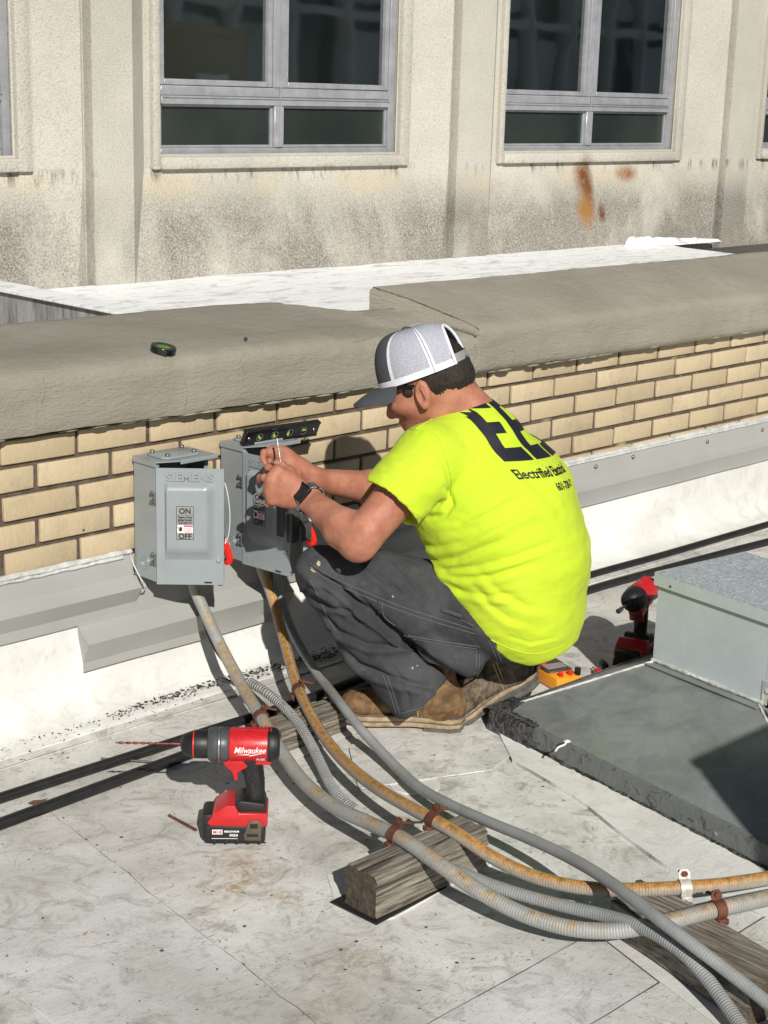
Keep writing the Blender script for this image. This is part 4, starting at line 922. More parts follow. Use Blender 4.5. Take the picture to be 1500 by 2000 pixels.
# ------------------------------------------------------------------ safety switch boxes
def emboss(s, size, ext, Mx): return xf(text_geom(s, size, ext, bold=0.0008), Mx)
def switch_box(x0, open_deg, label, hand, knobs):
    """wall box 0.165 wide, 0.29 high, 0.085 deep, door hinged on its left side"""
    yb, yf, z0, z1, wd = -0.016, -0.098, 0.309, 0.598, 0.158
    x1 = x0+wd; b = thing('safety_switch', label, 'switch box', (x0+wd/2, 0, z0))
    th = 0.002
    body = mk('body', join(box(x0, x0+th, yf, yb, z0, z1), box(x1-th, x1, yf, yb, z0, z1), box(x0+th, x1-th, yb-th, yb, z0, z1),
        box(x0+th, x1-th, yf, yb-th, z0, z0+th), box(x0+th, x1-th, yf, yb-th, z1-th, z1), box(x0+th, x0+0.012, yf, yf+th, z0+th, z1-th), box(x1-0.012, x1-th, yf, yf+th, z0+th, z1-th),
        box(x0+0.012, x1-0.012, yf, yf+th, z0+th, z0+0.03)), M['boxpaint'], b, smooth=None)
    mk('inner_switch', join(box(x0+0.03, x1-0.03, yb-0.05, yb-0.004, z0+0.05, z0+0.2, 0.004), box(x0+0.04, x1-0.04, yb-0.06, yb-0.051, z0+0.08, z0+0.13, 0.002)), M['inside'], b)
    # rain hood: top plate with hub plate and turned-down front drip edge
    mk('hood', join(extr([(x0-0.003, yb), (x1+0.003, yb), (x1+0.003, yf-0.022), (x1-0.006, yf-0.028), (x0+0.05, yf-0.028), (x0-0.003, yf-0.006)], z1+0.0005, z1+0.003),
        box(x0+0.052, x1+0.005, yf-0.032, yf-0.028, z1-0.006, z1+0.004, 0.0015), box(x0-0.0035, x0-0.0015, yf-0.005, yb, z1-0.010, z1+0.0025)), M['boxpaint'], b, smooth=None)
    hub = mk('hub_plate', extr([(x0+0.028, yb-0.014), (x1-0.028, yb-0.014), (x1-0.022, yb-0.03), (x1-0.022, yf+0.004), (x1-0.034, yf-0.008), (x0+0.036, yf-0.008), (x0+0.024, yf+0.006), (x0+0.024, yb-0.028)], z1+0.0035, z1+0.009, 0.001), M['boxpaint'], b)
    for (a, c) in ((x0+0.036, yb-0.024), (x1-0.034, yb-0.024), (x0+0.040, yf+0.004), (x1-0.040, yf+0.004)):
        mk('screw', xf(lathe([(0.0048, 0), (0.0048, 0.003), (0.0062, 0.0035), (0.0055, 0.006), (0.002, 0.0075)], 10), T(a, c, z1+0.009)), M['zinc'], hub)
    # hinges, knockouts
    for zz in (z1-0.085, z0+0.055):
        mk('hinge', join(xf(cyl(0.0045, -0.012, 0.012, 10), T(x0-0.003, yf-0.003, zz)), xf(lathe([(0.006, 0), (0.005, 0.004), (0.002, 0.006)], 8), frame((x0-0.0015, yf+0.010, zz+0.010), (0, 1, 0), (0, 0, 1), (-1, 0, 0))),
           xf(lathe([(0.006, 0), (0.005, 0.004), (0.002, 0.006)], 8), frame((x0-0.0015, yf+0.010, zz-0.010), (0, 1, 0), (0, 0, 1), (-1, 0, 0)))), M['zinc'], b)
    rings = []
    for rr in (0.010, 0.016):
        rings.append(tube([(x0-0.0003, yf+0.040+rr*math.cos(a), z0+0.040+rr*math.sin(a)) for a in np.linspace(0, 2*math.pi, 25)], 0.0011, 6, smoothpath=False))
    mk('knockout', join(*rings), M['boxpaint'], b)
    # door, in its own frame: u to the free edge, n outwards
    a = R_(open_deg); W_, H_ = 0.158, 0.283
    u = Vector((math.cos(a), -math.sin(a), 0)); nrm = Vector((-math.sin(a), -math.cos(a), 0))
    Md = Matrix(((u[0], 0, nrm[0], x0-0.002), (u[1], 0, nrm[1], yf-0.006), (0, 1, 0, z0-0.004), (0, 0, 0, 1)))
    door = mk('door', xf(join(box(0, W_, 0, H_, 0, 0.0016, 0.0004), box(0, 0.0015, 0, H_, -0.014, -0.0001), box(W_-0.0015, W_, 0.012, H_-0.004, -0.014, -0.0001), box(0.0016, W_-0.0016, 0, 0.0015, -0.014, -0.0001)), Md), M['boxpaint'], b, smooth=None)
    # raised dome panel with rounded right and bottom sides
    pu0, pu1, pv0, pv1, ph_ = 0.020, 0.137, 0.062, 0.245, 0.012; V = []; F = []; N = 22
    for j in range(N+1):
        for i in range(N+1):
            uu = i/N; vv = j/N; X_ = pu0+(pu1-pu0)*uu; Y_ = pv0+(pv1-pv0)*vv
            hl = min(1, (uu*(pu1-pu0))/0.004); hr = min(1, ((1-uu)*(pu1-pu0))/0.022); hb = min(1, (vv*(pv1-pv0))/0.030); ht = min(1, ((1-vv)*(pv1-pv0))/0.009)
            f = 1.0
            for q in (hl, hr, hb, ht): q = max(0, min(1, q)); f = min(f, q*q*(3-2*q)) if q < 1 else f
            V.append((X_, Y_, 0.0017+ph_*f))
    for j in range(N):
        for i in range(N): F.append((j*(N+1)+i, j*(N+1)+i+1, (j+1)*(N+1)+i+1, (j+1)*(N+1)+i))
    mk('raised_panel', xf((V, F), Md), M['boxpaint'], door, smooth=60)
    mk('lettering', xf(text_geom('SIEMENS', 0.0265, 0.0020, bold=0.0012, sx=1.12), Md @ T(0.079, 0.2535, 0.0026)), M['boxpaint'], door, smooth=30)
    zt_ = 0.0145
    lu, lv = 0.068, 0.155; lw_, lh = 0.040, 0.080
    lab = mk('label_plate', xf(box(lu-lw_/2, lu+lw_/2, lv-lh/2, lv+lh/2, zt_-0.0004, zt_), Md), M['label'], door, smooth=None)
    pr_ = [box(lu-lw_/2, lu+lw_/2, lv+lh/2-0.001, lv+lh/2, zt_, zt_+0.0004), box(lu-lw_/2, lu+lw_/2, lv-lh/2, lv-lh/2+0.001, zt_, zt_+0.0004),
           box(lu-lw_/2, lu-lw_/2+0.001, lv-lh/2+0.001, lv+lh/2-0.001, zt_, zt_+0.0004), box(lu+lw_/2-0.001, lu+lw_/2, lv-lh/2+0.001, lv+lh/2-0.001, zt_, zt_+0.0004),
           box(lu-lw_/2+0.001, lu+lw_/2-0.001, lv+0.0185, lv+0.0192, zt_, zt_+0.0004), box(lu-lw_/2+0.001, lu+lw_/2-0.001, lv-0.0255, lv-0.0248, zt_, zt_+0.0004)]
    for s_, sz, dv, bd in (('ON', 0.0185, 0.0225, 0.0005), ('Heavy Duty', 0.0072, 0.0115, 0.0003), ('Safety Switch', 0.0064, 0.0052, 0.0003), ('Do not open cover', 0.0044, 0.0008, 0.0002), ('while switch is on', 0.0044, -0.0032, 0.0002), ('OFF', 0.0185, -0.0385, 0.0005)):
        pr_.append(xf(text_geom(s_, sz, 0.0001, bold=bd, sx=0.95), T(lu, lv+dv, zt_+0.0004)))
    mk('label_print', xf(join(*pr_), Md), M['ink'], lab, smooth=None)
    stk = [xf(box(lu-lw_/2+0.002, lu+lw_/2-0.0015, lv-0.0245, lv-0.0045, zt_+0.0006, zt_+0.0009), Md)]
    mk('sticker', join(*stk), M['white'], lab, smooth=None)
    mk('sticker_red', xf(join(box(lu-0.003, lu+lw_/2-0.002, lv-0.009, lv-0.0055, zt_+0.001, zt_+0.0013), *[box(lu-0.002, lu+lw_/2-0.003-0.002*(i % 2), lv-0.012-i*0.0027, lv-0.0112-i*0.0027, zt_+0.001, zt_+0.0013) for i in range(5)]), Md), M['redink'], lab, smooth=None)
    mk('sticker_hand', xf(join(xf(extr([(-0.004, -0.005), (0.002, -0.006), (0.0045, -0.001), (0.003, 0.005), (-0.001, 0.0055), (-0.002, 0.001), (-0.006, 0.006), (-0.0065, 0.004), (-0.003, -0.001)], 0, 0.0003), T(lu-0.0105, lv-0.0145, zt_+0.001))), Md), M['ink'], lab, smooth=None)
    mk('screw', xf(lathe([(0.0058, 0), (0.0056, 0.0015), (0.004, 0.003), (0.001, 0.0034)], 12), Md @ T(0.145, 0.060, 0.0016)), M['boxpaint'], door)
    mk('slot', xf(box(0.112, 0.130, 0.004, 0.008, 0.0016, 0.0022), Md), M['ink'], door, smooth=None)
    if hand == 'seal':
        mk('seal_wire', xf(tube([(0.159, 0.25, 0.0), (0.164, 0.235, 0.002), (0.170, 0.20, 0.003), (0.172, 0.16, 0.003), (0.168, 0.12, 0.0), (0.160, 0.10, -0.004), (0.163, 0.115, -0.002)], 0.0009, 6, 0.004), Md), M['white'], door)
    return b, Md, (x0, x1, yf, yb, z0, z1)
b1, D1, g1 = switch_box(2.172, 42, 'left grey safety switch box, its door ajar and its ON OFF label in full sun', 'seal', 0)
b2, D2, g2 = switch_box(2.436, 84, 'second grey safety switch box from the left, wide open, worked on by the man', '', 0)
# red lever handle on the right side of each box
def lever(b, g, dx=0.0):
    x0, x1, yf, yb, z0, z1 = g; X_ = x1+0.012
    Mh = frame((X_, yf-0.026+dx, z0+0.062), (0, -0.45, -0.9), (0, 0.9, -0.45), (1, 0, 0)) 
    out = [(-0.055, 0.010), (-0.02, 0.014), (0.010, 0.019), (0.030, 0.017), (0.042, 0.006), (0.042, -0.008), (0.030, -0.017), (0.008, -0.018), (-0.02, -0.010), (-0.055, -0.008)]
    h = mk('lever', xf(extr(out, -0.006, 0.006, 0.003), Mh), M['redbright'], b)
    for ss in (-1, 1): mk('lever_slot', xf(box(0.006, 0.030, -0.007, 0.007, ss*0.0065-0.0008, ss*0.0065+0.0008, 0.0005), Mh), M['inside'], h)
    mk('lever_rim', xf(join(box(0.0, 0.004, -0.012, 0.012, -0.0085, 0.0085, 0.001), box(0.032, 0.036, -0.010, 0.010, -0.0085, 0.0085, 0.001), box(0.014, 0.024, -0.003, 0.003, -0.010, 0.010, 0.001)), Mh), M['redbright'], h)
    mk('lever_plate', xf(extr([(0.0, 0.0), (0.055, 0.0), (0.06, 0.02), (0.062, 0.10), (0.045, 0.135), (0.02, 0.14), (0.0, 0.13)], 0, 0.002, 0.0004), frame((x1+0.001, yf+0.012, z0+0.045), (0, -1, 0), (0, 0, 1), (1, 0, 0))), M['boxpaint'], b)
lever(b1, g1, -0.02); lever(b2, g2, -0.03)
# black operating mechanism hanging on the open door edge of the second box
mk('arc_shield', xf(join(box(0.148, 0.166, 0.085, 0.200, -0.030, 0.004, 0.003, 2), box(0.128, 0.150, 0.10, 0.205, 0.0135, 0.019, 0.002), box(0.160, 0.175, 0.085, 0.128, -0.060, -0.020, 0.004, 2), box(0.155, 0.170, 0.13, 0.19, -0.055, -0.025, 0.003)), D2), M['dark'], b2)
mk('bracket', xf(join(box(0.150, 0.152, 0.002, 0.115, -0.045, 0.0, 0.0005), box(0.1525, 0.158, 0.03, 0.10, -0.047, -0.044)), D2), M['boxpaint'], b2)
# torpedo level on the second box
q0 = np.array([2.434, -0.096, 0.606]); 
lv_ = thing('torpedo_level', 'short black torpedo level with four green vials on top of the second switch box', 'level', tuple(q0))
L_ = 0.243; Ml = frame(q0, (1, 0.0, -0.022), (0, -0.42, 0.9), (0, -0.9, -0.42))
def plate_holes():
    # body with four round windows: outline strip built from ring-to-frame quads
    V = []; F = []; cs = [0.045, 0.088, 0.131, 0.174+0.0]; cs = [0.047, 0.096, 0.145, 0.192]; hw = 0.0185; rr = 0.0092; N = 24
    for zf, fl in ((0.006, 1), (-0.006, -1)):
        for c in cs:
            n0 = len(V); 
            for k in range(N):
                a = 2*math.pi*k/N; V.append((c+rr*math.cos(a), 0.0195+rr*math.sin(a), zf))
            for k in range(N):
                a = 2*math.pi*k/N; m_ = max(abs(math.cos(a)), abs(math.sin(a))); V.append((c+0.0185*math.cos(a)/m_, 0.0195+0.0155*math.sin(a)/m_, zf))
            for k in range(N): 
                f = (n0+k, n0+N+k, n0+N+(k+1) % N, n0+(k+1) % N); F.append(f if fl > 0 else f[::-1])
    for c in cs:
        n0 = len(V)
        for k in range(N): a = 2*math.pi*k/N; V += [(c+rr*math.cos(a), 0.0195+rr*math.sin(a), 0.006), (c+rr*math.cos(a), 0.0195+rr*math.sin(a), -0.006)]
        for k in range(N): k2 = (k+1) % N; F.append((n0+2*k, n0+2*k2, n0+2*k2+1, n0+2*k+1))
    return (V, F)
mk('level_body', xf(join(plate_holes(), box(0, L_, -0.0015, 0.0038, -0.008, 0.008, 0.0008), box(0, L_, 0.0352, 0.0405, -0.008, 0.008, 0.0008), box(0.0005, 0.0282, 0.004, 0.035, -0.0065, 0.0065, 0.0006),
   box(0.2108, L_-0.0005, 0.004, 0.035, -0.0065, 0.0065, 0.0006), box(0.0657, 0.0773, 0.0042, 0.0348, -0.006, 0.006), box(0.1147, 0.1263, 0.0042, 0.0348, -0.006, 0.006), box(0.1637, 0.1733, 0.0042, 0.0348, -0.006, 0.006)), Ml), M['blackgloss'], lv_)
for i, c in enumerate((0.047, 0.096, 0.145, 0.192)):
    v = mk('vial', xf(cyl(0.0045, -0.0085, 0.0085, 12), Ml @ T(c, 0.0195, 0) @ Matrix.Rotation((0.7, 0.5, 0.0, 1.57)[i], 4, 'Z') @ Matrix.Rotation(R_(90), 4, 'X')), M['vial'], lv_)
    mk('vial_ring', xf(tube([(c+0.0096*math.cos(a), 0.0195+0.0096*math.sin(a), 0.0062) for a in np.linspace(0, 2*math.pi, 25)], 0.0011, 6, smoothpath=False), Ml), M['steel'], lv_)
for c in (0.013, 0.226): mk('end_screw', xf(lathe([(0.004, 0), (0.0035, 0.001), (0.001, 0.0014)], 10), Ml @ T(c, 0.0195, 0.0066)), M['steel'], lv_)

# ------------------------------------------------------------------ cordless tools
def drill(name, label, base, yaw, impact=False):
    """local x forward (chuck), y to its left, z up; standing on the battery"""
    d = thing(name, label, 'drill', base); Mt = Matrix.Translation(base) @ Matrix.Rotation(yaw, 4, 'Z')
    hx = Mt @ frame((0, 0, 0.196), (0, 1, 0), (0, 0, 1), (1, 0, 0))
    m = lambda nm, g, mt, p=d, s=40: mk(nm, xf(g, Mt), mt, p, smooth=s)
    # battery
    bat = m('battery', join(box(-0.058, 0.062, -0.038, 0.038, 0.0, 0.040, 0.007, 2), box(-0.050, 0.055, -0.034, 0.034, 0.0405, 0.050, 0.003), box(0.030, 0.0675, -0.034, 0.034, 0.004, 0.062, 0.009, 2), *[box(-0.05+i*0.022, -0.044+i*0.022, -0.0392, 0.0392, 0.001, 0.010, 0.001) for i in range(5)]), M['black'])
    m('battery_trim', join(extr([(-0.061, 0.044), (0.045, 0.044), (0.052, 0.05), (0.040, 0.066), (0.018, 0.080), (0.004, 0.080), (-0.004, 0.064), (-0.061, 0.064)], -0.0365, 0.0365, 0.0025)[0:0] or xf(extr([(-0.062, 0.038), (0.050, 0.038), (0.056, 0.046), (0.042, 0.068), (0.018, 0.082), (0.002, 0.082), (-0.006, 0.066), (-0.062, 0.066)], -0.0388, 0.0388, 0.0025), frame((0, 0, 0), (1, 0, 0), (0, 0, 1), (0, -1, 0)))), M['red'], d)
    m('foot_grip', xf(extr([(-0.060, 0.0645), (-0.006, 0.0645), (0.004, 0.082), (-0.010, 0.090), (-0.056, 0.084)], -0.033, 0.033, 0.003), frame((0, 0, 0), (1, 0, 0), (0, 0, 1), (0, -1, 0))), M['black'])
    # handle: swept rounded section
    V = []; F = []; N = 18; pts = [(-0.036, 0.078, 0.020, 0.017), (-0.037, 0.095, 0.0185, 0.0165), (-0.036, 0.115, 0.0195, 0.0175), (-0.033, 0.135, 0.021, 0.018), (-0.029, 0.152, 0.023, 0.0185), (-0.026, 0.170, 0.027, 0.021)]
    for (cx_, cz_, a_, b_) in pts:
        for k in range(N):
            t_ = 2*math.pi*k/N; c_, s_ = math.cos(t_), math.sin(t_); V.append((cx_+a_*math.copysign(abs(c_)**0.8, c_), b_*math.copysign(abs(s_)**0.8, s_), cz_))
    for i in range(len(pts)-1):
        for k in range(N): F.append((i*N+k, i*N+(k+1) % N, (i+1)*N+(k+1) % N, (i+1)*N+k))
    F += [tuple(range(N))[::-1], tuple((len(pts)-1)*N+k for k in range(N))]
    m('grip', (V, F), M['black'], d, 60)
    m('grip_line', join(*[tube([(-0.026, s*0.0195, 0.150), (-0.022, s*0.0187, 0.130), (-0.030, s*0.0178, 0.120), (-0.036, s*0.0172, 0.100), (-0.034, s*0.0172, 0.085)], 0.0006, 5, 0.006) for s in (-1, 1)]), M['dark'])
    # trigger and guard arms
    m('trigger', xf(extr([(0.000, 0.138), (0.014, 0.133), (0.016, 0.150), (0.010, 0.162), (0.0, 0.162)], -0.009, 0.009, 0.002), frame((0, 0, 0), (1, 0, 0), (0, 0, 1), (0, -1, 0))), M['dark'])
    m('lower_housing', xf(extr([(-0.068, 0.160), (-0.030, 0.160), (-0.002, 0.143), (-0.004, 0.128), (0.004, 0.126), (0.008, 0.142), (0.024, 0.160), (0.030, 0.172), (-0.070, 0.176)], -0.019, 0.019, 0.003), frame((0, 0, 0), (1, 0, 0), (0, 0, 1), (0, -1, 0))), M['red'])
    fr_ = 0.85 if impact else 1.0
    def hz(prof, n=28): return xf(lathe([(r_, z_) for r_, z_ in prof], n), frame((0, 0, 0.196), (0, 1, 0), (0, 0, 1), (1, 0, 0)))
    m('motor_housing', join(hz([(0.026, -0.074), (0.0325, -0.070), (0.0335, -0.055), (0.0335, 0.010), (0.032, 0.014)]), *[box(-0.055+i*0.008, -0.051+i*0.008, -0.0345, 0.0345, 0.184, 0.208, 0.001) for i in range(0)]), M['red'])
    m('tail_cap', hz([(0.022, -0.084), (0.031, -0.080), (0.0342, -0.072), (0.0342, -0.062), (0.033, -0.060)]), M['black'])
    m('gear_housing', hz([(0.032, 0.0145), (0.0345, 0.018), (0.0345, 0.030), (0.0325, 0.032), (0.0325, 0.036), (0.0345, 0.038), (0.0335, 0.052), (0.030, 0.056)]) if not impact else hz([(0.031, 0.0145), (0.033, 0.02), (0.030, 0.05), (0.022, 0.066), (0.014, 0.07)]), M['dark'] if not impact else M['black'])
    if not impact:
        m('selector_ring', hz([(0.0335, 0.0325), (0.0338, 0.033), (0.0338, 0.0345), (0.0335, 0.035)]), M['steel'])
        m('chuck', hz([(0.027, 0.0565), (0.028, 0.06), (0.028, 0.080), (0.0275, 0.0825), (0.0275, 0.085), (0.026, 0.088), (0.021, 0.102), (0.013, 0.108), (0.007, 0.110)]), M['black'])
        m('chuck_ring', hz([(0.0276, 0.0828), (0.0281, 0.083), (0.0281, 0.0845), (0.0276, 0.085)]), M['redbright'])
        bp = [Mt @ Vector((0.110+0.002*i, 0, 0.196+0.00002*i)) for i in range(64)]
        tag(mk('masonry_bit', tube(bp, .0028, 8, smoothpath=False, rf=lambda s, t: (.0023+.0008*math.sin(s*2*math.pi/0.014) if t > .3 else .0024)), M['bit'], d, smooth=60), 'long thin red-coated bit')
    else:
        m('collet', hz([(0.011, 0.070), (0.012, 0.072), (0.012, 0.084), (0.009, 0.086)]), M['black'])
        m('nut_driver', hz([(0.0036, 0.086), (0.0036, 0.125), (0.0062, 0.127), (0.0066, 0.150), (0.0045, 0.1502), (0.004, 0.142)], 12), M['steel'])
    m('belt_clip', join(xf(extr([(-0.050, 0.010), (-0.018, 0.010), (-0.016, 0.020), (-0.026, 0.052), (-0.046, 0.052), (-0.050, 0.046)], -0.0012, 0.0012, 0.0005), frame((0, 0.0405, 0), (1, 0, 0), (0, 0, 1), (0, -1, 0)))), M['clip'])
    m('clip_slot', join(box(-0.043, -0.028, 0.0418, 0.0422, 0.036, 0.046, 0.0), box(-0.044, -0.022, 0.0418, 0.0422, 0.018, 0.024)), M['ink'], d, None)
    m('rib', join(*[box(-0.068+i*0.006, -0.0655+i*0.006, -0.010, 0.010, 0.2285, 0.2315) for i in range(6)], box(-0.06, 0.004, -0.006, 0.006, 0.2283, 0.2300)), M['red'])
    # lettering on the left flank, reading from the back towards the chuck is reversed: place facing +y
    Tf = frame((0, 0, 0), (-1, 0, 0), (0, 0, 1), (0, 1, 0))
    if not impact:
        def curved(g, cx_, cz_):
            V_ = []
            for v in g[0]:
                zz = cz_+v[1]; dy = math.sqrt(max(0, 0.0337**2-(zz-0.196)**2)); V_.append((cx_-v[0], dy+0.0006+v[2], zz))
            return (V_, g[1])
        def sub(g, cuts=2):
            bm = bmesh.new(); vs = [bm.verts.new(v) for v in g[0]]
            for f in g[1]:
                try: bm.faces.new([vs[i] for i in f])
                except ValueError: pass
            bmesh.ops.triangulate(bm, faces=bm.faces[:])
            for _ in range(cuts): bmesh.ops.subdivide_edges(bm, edges=bm.edges[:], cuts=1)
            return from_bm(bm)
        m('logo', join(curved(sub(text_geom('Milwaukee', 0.0175, 0, shear=0.35, bold=0.0002, sx=0.82)), -0.026, 0.192), curved(sub(([(-0.028, -0.006, 0), (0.0, -0.0035, 0), (-0.002, -0.0065, 0), (0.030, -0.0015, 0), (-0.001, -0.0095, 0), (0.001, -0.0065, 0)], [(0, 1, 2, 5), (2, 3, 4, 5)])), -0.026, 0.194),
            curved(sub(text_geom('FUEL', 0.0085, 0, shear=0.3, bold=0.0003)), -0.047, 0.173)), M['white'], d, None)
        m('battery_plate', xf(box(-0.034, 0.012, 0.008, 0.026, 0.0390, 0.0396), Matrix.Identity(4))if 0 else box(-0.030, 0.048, 0.0383, 0.0389, 0.010, 0.034), M['ink'], d, None)
        m('battery_badge', box(0.026, 0.046, 0.0391, 0.0397, 0.022, 0.032), M['white'], d, None)
        m('battery_print', xf(text_geom('M18', 0.0095, 0.0001, bold=0.0004), frame((0.036, 0.0399, 0.0237), (-1, 0, 0), (0, 0, 1), (0, 1, 0))), M['redink'], d, None)
        m('battery_text', join(xf(text_geom('REDLITHIUM', 0.0052, 0.0001, bold=0.0002), frame((0.008, 0.0391, 0.0262), (-1, 0, 0), (0, 0, 1), (0, 1, 0))), xf(text_geom('XC5.0', 0.0062, 0.0001, bold=0.0003), frame((0.004, 0.0391, 0.0180), (-1, 0, 0), (0, 0, 1), (0, 1, 0))), box(-0.004, 0.047, 0.0391, 0.0394, 0.0125, 0.0135)), M['white'], d, None)
    return d
M['bit'] = simple('worn_red_bit', (0.22, 0.05, 0.05), 0.4, 0.5, 0.6, 120, bump=0.2)
M['clip'] = simple('bronze_clip', (0.16, 0.13, 0.095), 0.4, 0.6, 0.1, 60, bump=0.1)
bq = onZ(462, 1632, 0.0048)
drill('hammer_drill', 'red and black cordless hammer drill standing on its battery, long red bit pointing left', (bq[0], bq[1], 0.0048), math.atan2(0.70, -0.714)+R_(2))
iq = onZ(1246, 1312, 0.002)
drill('impact_driver', 'red and black cordless impact driver in shade beside the duct box, seen nose on', (iq[0]+0.02, iq[1]+0.03, 0.002), math.atan2(-0.32, -1.06), True)

# multimeter, screwdrivers in the man's shade
mq = onZ(1078, 1340, 0.0); ma = math.atan2(0.80, 0.25)
mm = thing('multimeter', 'orange-yellow clamp multimeter with a brown body lying behind the raised boot heel', 'meter', (mq[0], mq[1], 0))
Mm = T(mq[0]+0.03, mq[1]+0.03, 0.0) @ Matrix.Rotation(ma-R_(90), 4, 'Z')
mk('case', xf(box(-0.038, 0.038, -0.085, 0.02, 0.001, 0.038, 0.007, 2), Mm), M['yellow'], mm)
mk('holster', xf(join(box(-0.041, 0.041, 0.0, 0.085, 0.001, 0.044, 0.008, 2), box(-0.036, 0.036, -0.045, 0.0, 0.036, 0.043, 0.003)), Mm), M['brownrub'], mm)
mk('display', xf(box(-0.028, 0.028, -0.030, 0.002, 0.0432, 0.0445, 0.001), Mm), M['label'], mm)
mk('dial', xf(join(box(-0.024, 0.024, 0.022, 0.040, 0.0442, 0.049, 0.004), box(-0.02, 0.02, 0.052, 0.064, 0.0442, 0.047, 0.002)), Mm), M['dark'], mm)
mk('jack', xf(join(cyl(0.006, 0.037, 0.050, 10), xf(cyl(0.006, 0.037, 0.048, 10), T(-0.028, 0, 0))), Mm @ T(0.010, -0.072, 0)), M['redbright'], mm)
mk('jack', xf(cyl(0.008, 0.037, 0.055, 10), Mm @ T(0.030, -0.075, 0)), M['black'], mm)
def hand_tool(name, label, a, b, r0, mh, ms):
    a, b = np.array(a), np.array(b); d_ = (b-a)/np.linalg.norm(b-a); o = thing(name, label, 'screwdriver', tuple(a)); L = np.linalg.norm(b-a)
    mk('handle', tube([a, a+d_*L*0.1, a+d_*L*0.3, a+d_*L*0.45, a+d_*L*0.5], r0, 12, 0.006, rf=lambda s, t: r0*(0.75+0.35*math.sin(min(1, t*1.15)*math.pi))), mh, o)
    mk('blade', tube([a+d_*L*0.5, b], 0.003, 8, smoothpath=False), ms, o)
hand_tool('screwdriver', 'black screwdriver on the roof in the man\'s shadow left of the impact driver', onZ(1175, 1291, .014), onZ(1192, 1318, .008), .010, M['black'], M['steel'])
hand_tool('screwdriver', 'red-handled screwdriver lying beside the black one in the shadow', onZ(1172, 1316, .012), onZ(1158, 1303, .010), .010, M['red'], M['steel'])
hand_tool('screwdriver', 'black and red tool handle lying just behind the boot and shirt hem', onZ(1066, 1307, .03), onZ(1045, 1302, .03), .016, M['redbright'], M['black'])

# ================================================================== the crouching electrician
def grid(lo, hi, h):
    n = [int(math.ceil((b-a)/h))+1 for a, b in zip(lo, hi)]
    ax = [np.float32(a)+np.arange(k, dtype=np.float32)*np.float32(h) for a, k in zip(lo, n)]
    return ax[0][:, None, None], ax[1][None, :, None], ax[2][None, None, :]
def ccone(P, a, b, ra, rb, st=1.0, stdir=None):
    a = np.asarray(a, np.float32); b = np.asarray(b, np.float32)
    d = b-a; L2 = float(d@d)+1e-12
    X, Y, Z_ = P[0]-a[0], P[1]-a[1], P[2]-a[2]
    if stdir is not None:                       # distance compressed along stdir: wider sideways
        k = np.float32(1/st-1); s = (X*stdir[0]+Y*stdir[1]+Z_*stdir[2])*k
        X, Y, Z_ = X+s*stdir[0], Y+s*stdir[1], Z_+s*stdir[2]; sd_ = float(d@stdir)*k; d = d+sd_*np.asarray(stdir, np.float32); L2 = float(d@d)+1e-12
    t = np.clip((X*d[0]+Y*d[1]+Z_*d[2])/L2, 0, 1)
    return np.sqrt((X-t*d[0])**2+(Y-t*d[1])**2+(Z_-t*d[2])**2)-(ra+(rb-ra)*t)
def ell(P, c, r, ax=None):
    X, Y, Z_ = P[0]-c[0], P[1]-c[1], P[2]-c[2]
    if ax is None: ax = ((1, 0, 0), (0, 1, 0), (0, 0, 1))
    q = [X*a[0]+Y*a[1]+Z_*a[2] for a in ax]
    k0 = np.sqrt((q[0]/r[0])**2+(q[1]/r[1])**2+(q[2]/r[2])**2); k1 = np.sqrt((q[0]/r[0]**2)**2+(q[1]/r[1]**2)**2+(q[2]/r[2]**2)**2)+1e-6
    return k0*(k0-1)/k1
def smin(a, b, k): h = np.clip(0.5+0.5*(b-a)/k, 0, 1); return b*(1-h)+a*h-k*h*(1-h)
def smax(a, b, k): return -smin(-a, -b, k)
def plane(P, o, n): return (P[0]-o[0])*n[0]+(P[1]-o[1])*n[1]+(P[2]-o[2])*n[2]
def sdf_geom(fn, lo, hi, h):
    P = grid(lo, hi, h); D = np.ascontiguousarray(fn(P), dtype=np.float32)
    g = openvdb.FloatGrid(3*h); g.copyFromArray(np.clip(D, -3*h, 3*h))
    pts, _, q = [None]*3; r_ = g.convertToQuads(isovalue=0.0)
    pts, quads = r_[0], r_[-1]
    V = np.asarray(pts, float)*h+np.array(lo)
    F = [tuple(int(x) for x in f)[::-1] for f in quads]
    # orientation check
    return [tuple(v) for v in V], F
def smooth_mesh(o, it=4, f=0.5):
    bm = bmesh.new(); bm.from_mesh(o.data)
    for _ in range(it): bmesh.ops.smooth_vert(bm, verts=bm.verts[:], factor=f, use_axis_x=True, use_axis_y=True, use_axis_z=True)
    bmesh.ops.recalc_face_normals(bm, faces=bm.faces[:]); bm.to_mesh(o.data); bm.free(); o.data.update()
def bounds(pts, pad): A = np.array(pts); return A.min(0)-pad, A.max(0)+pad
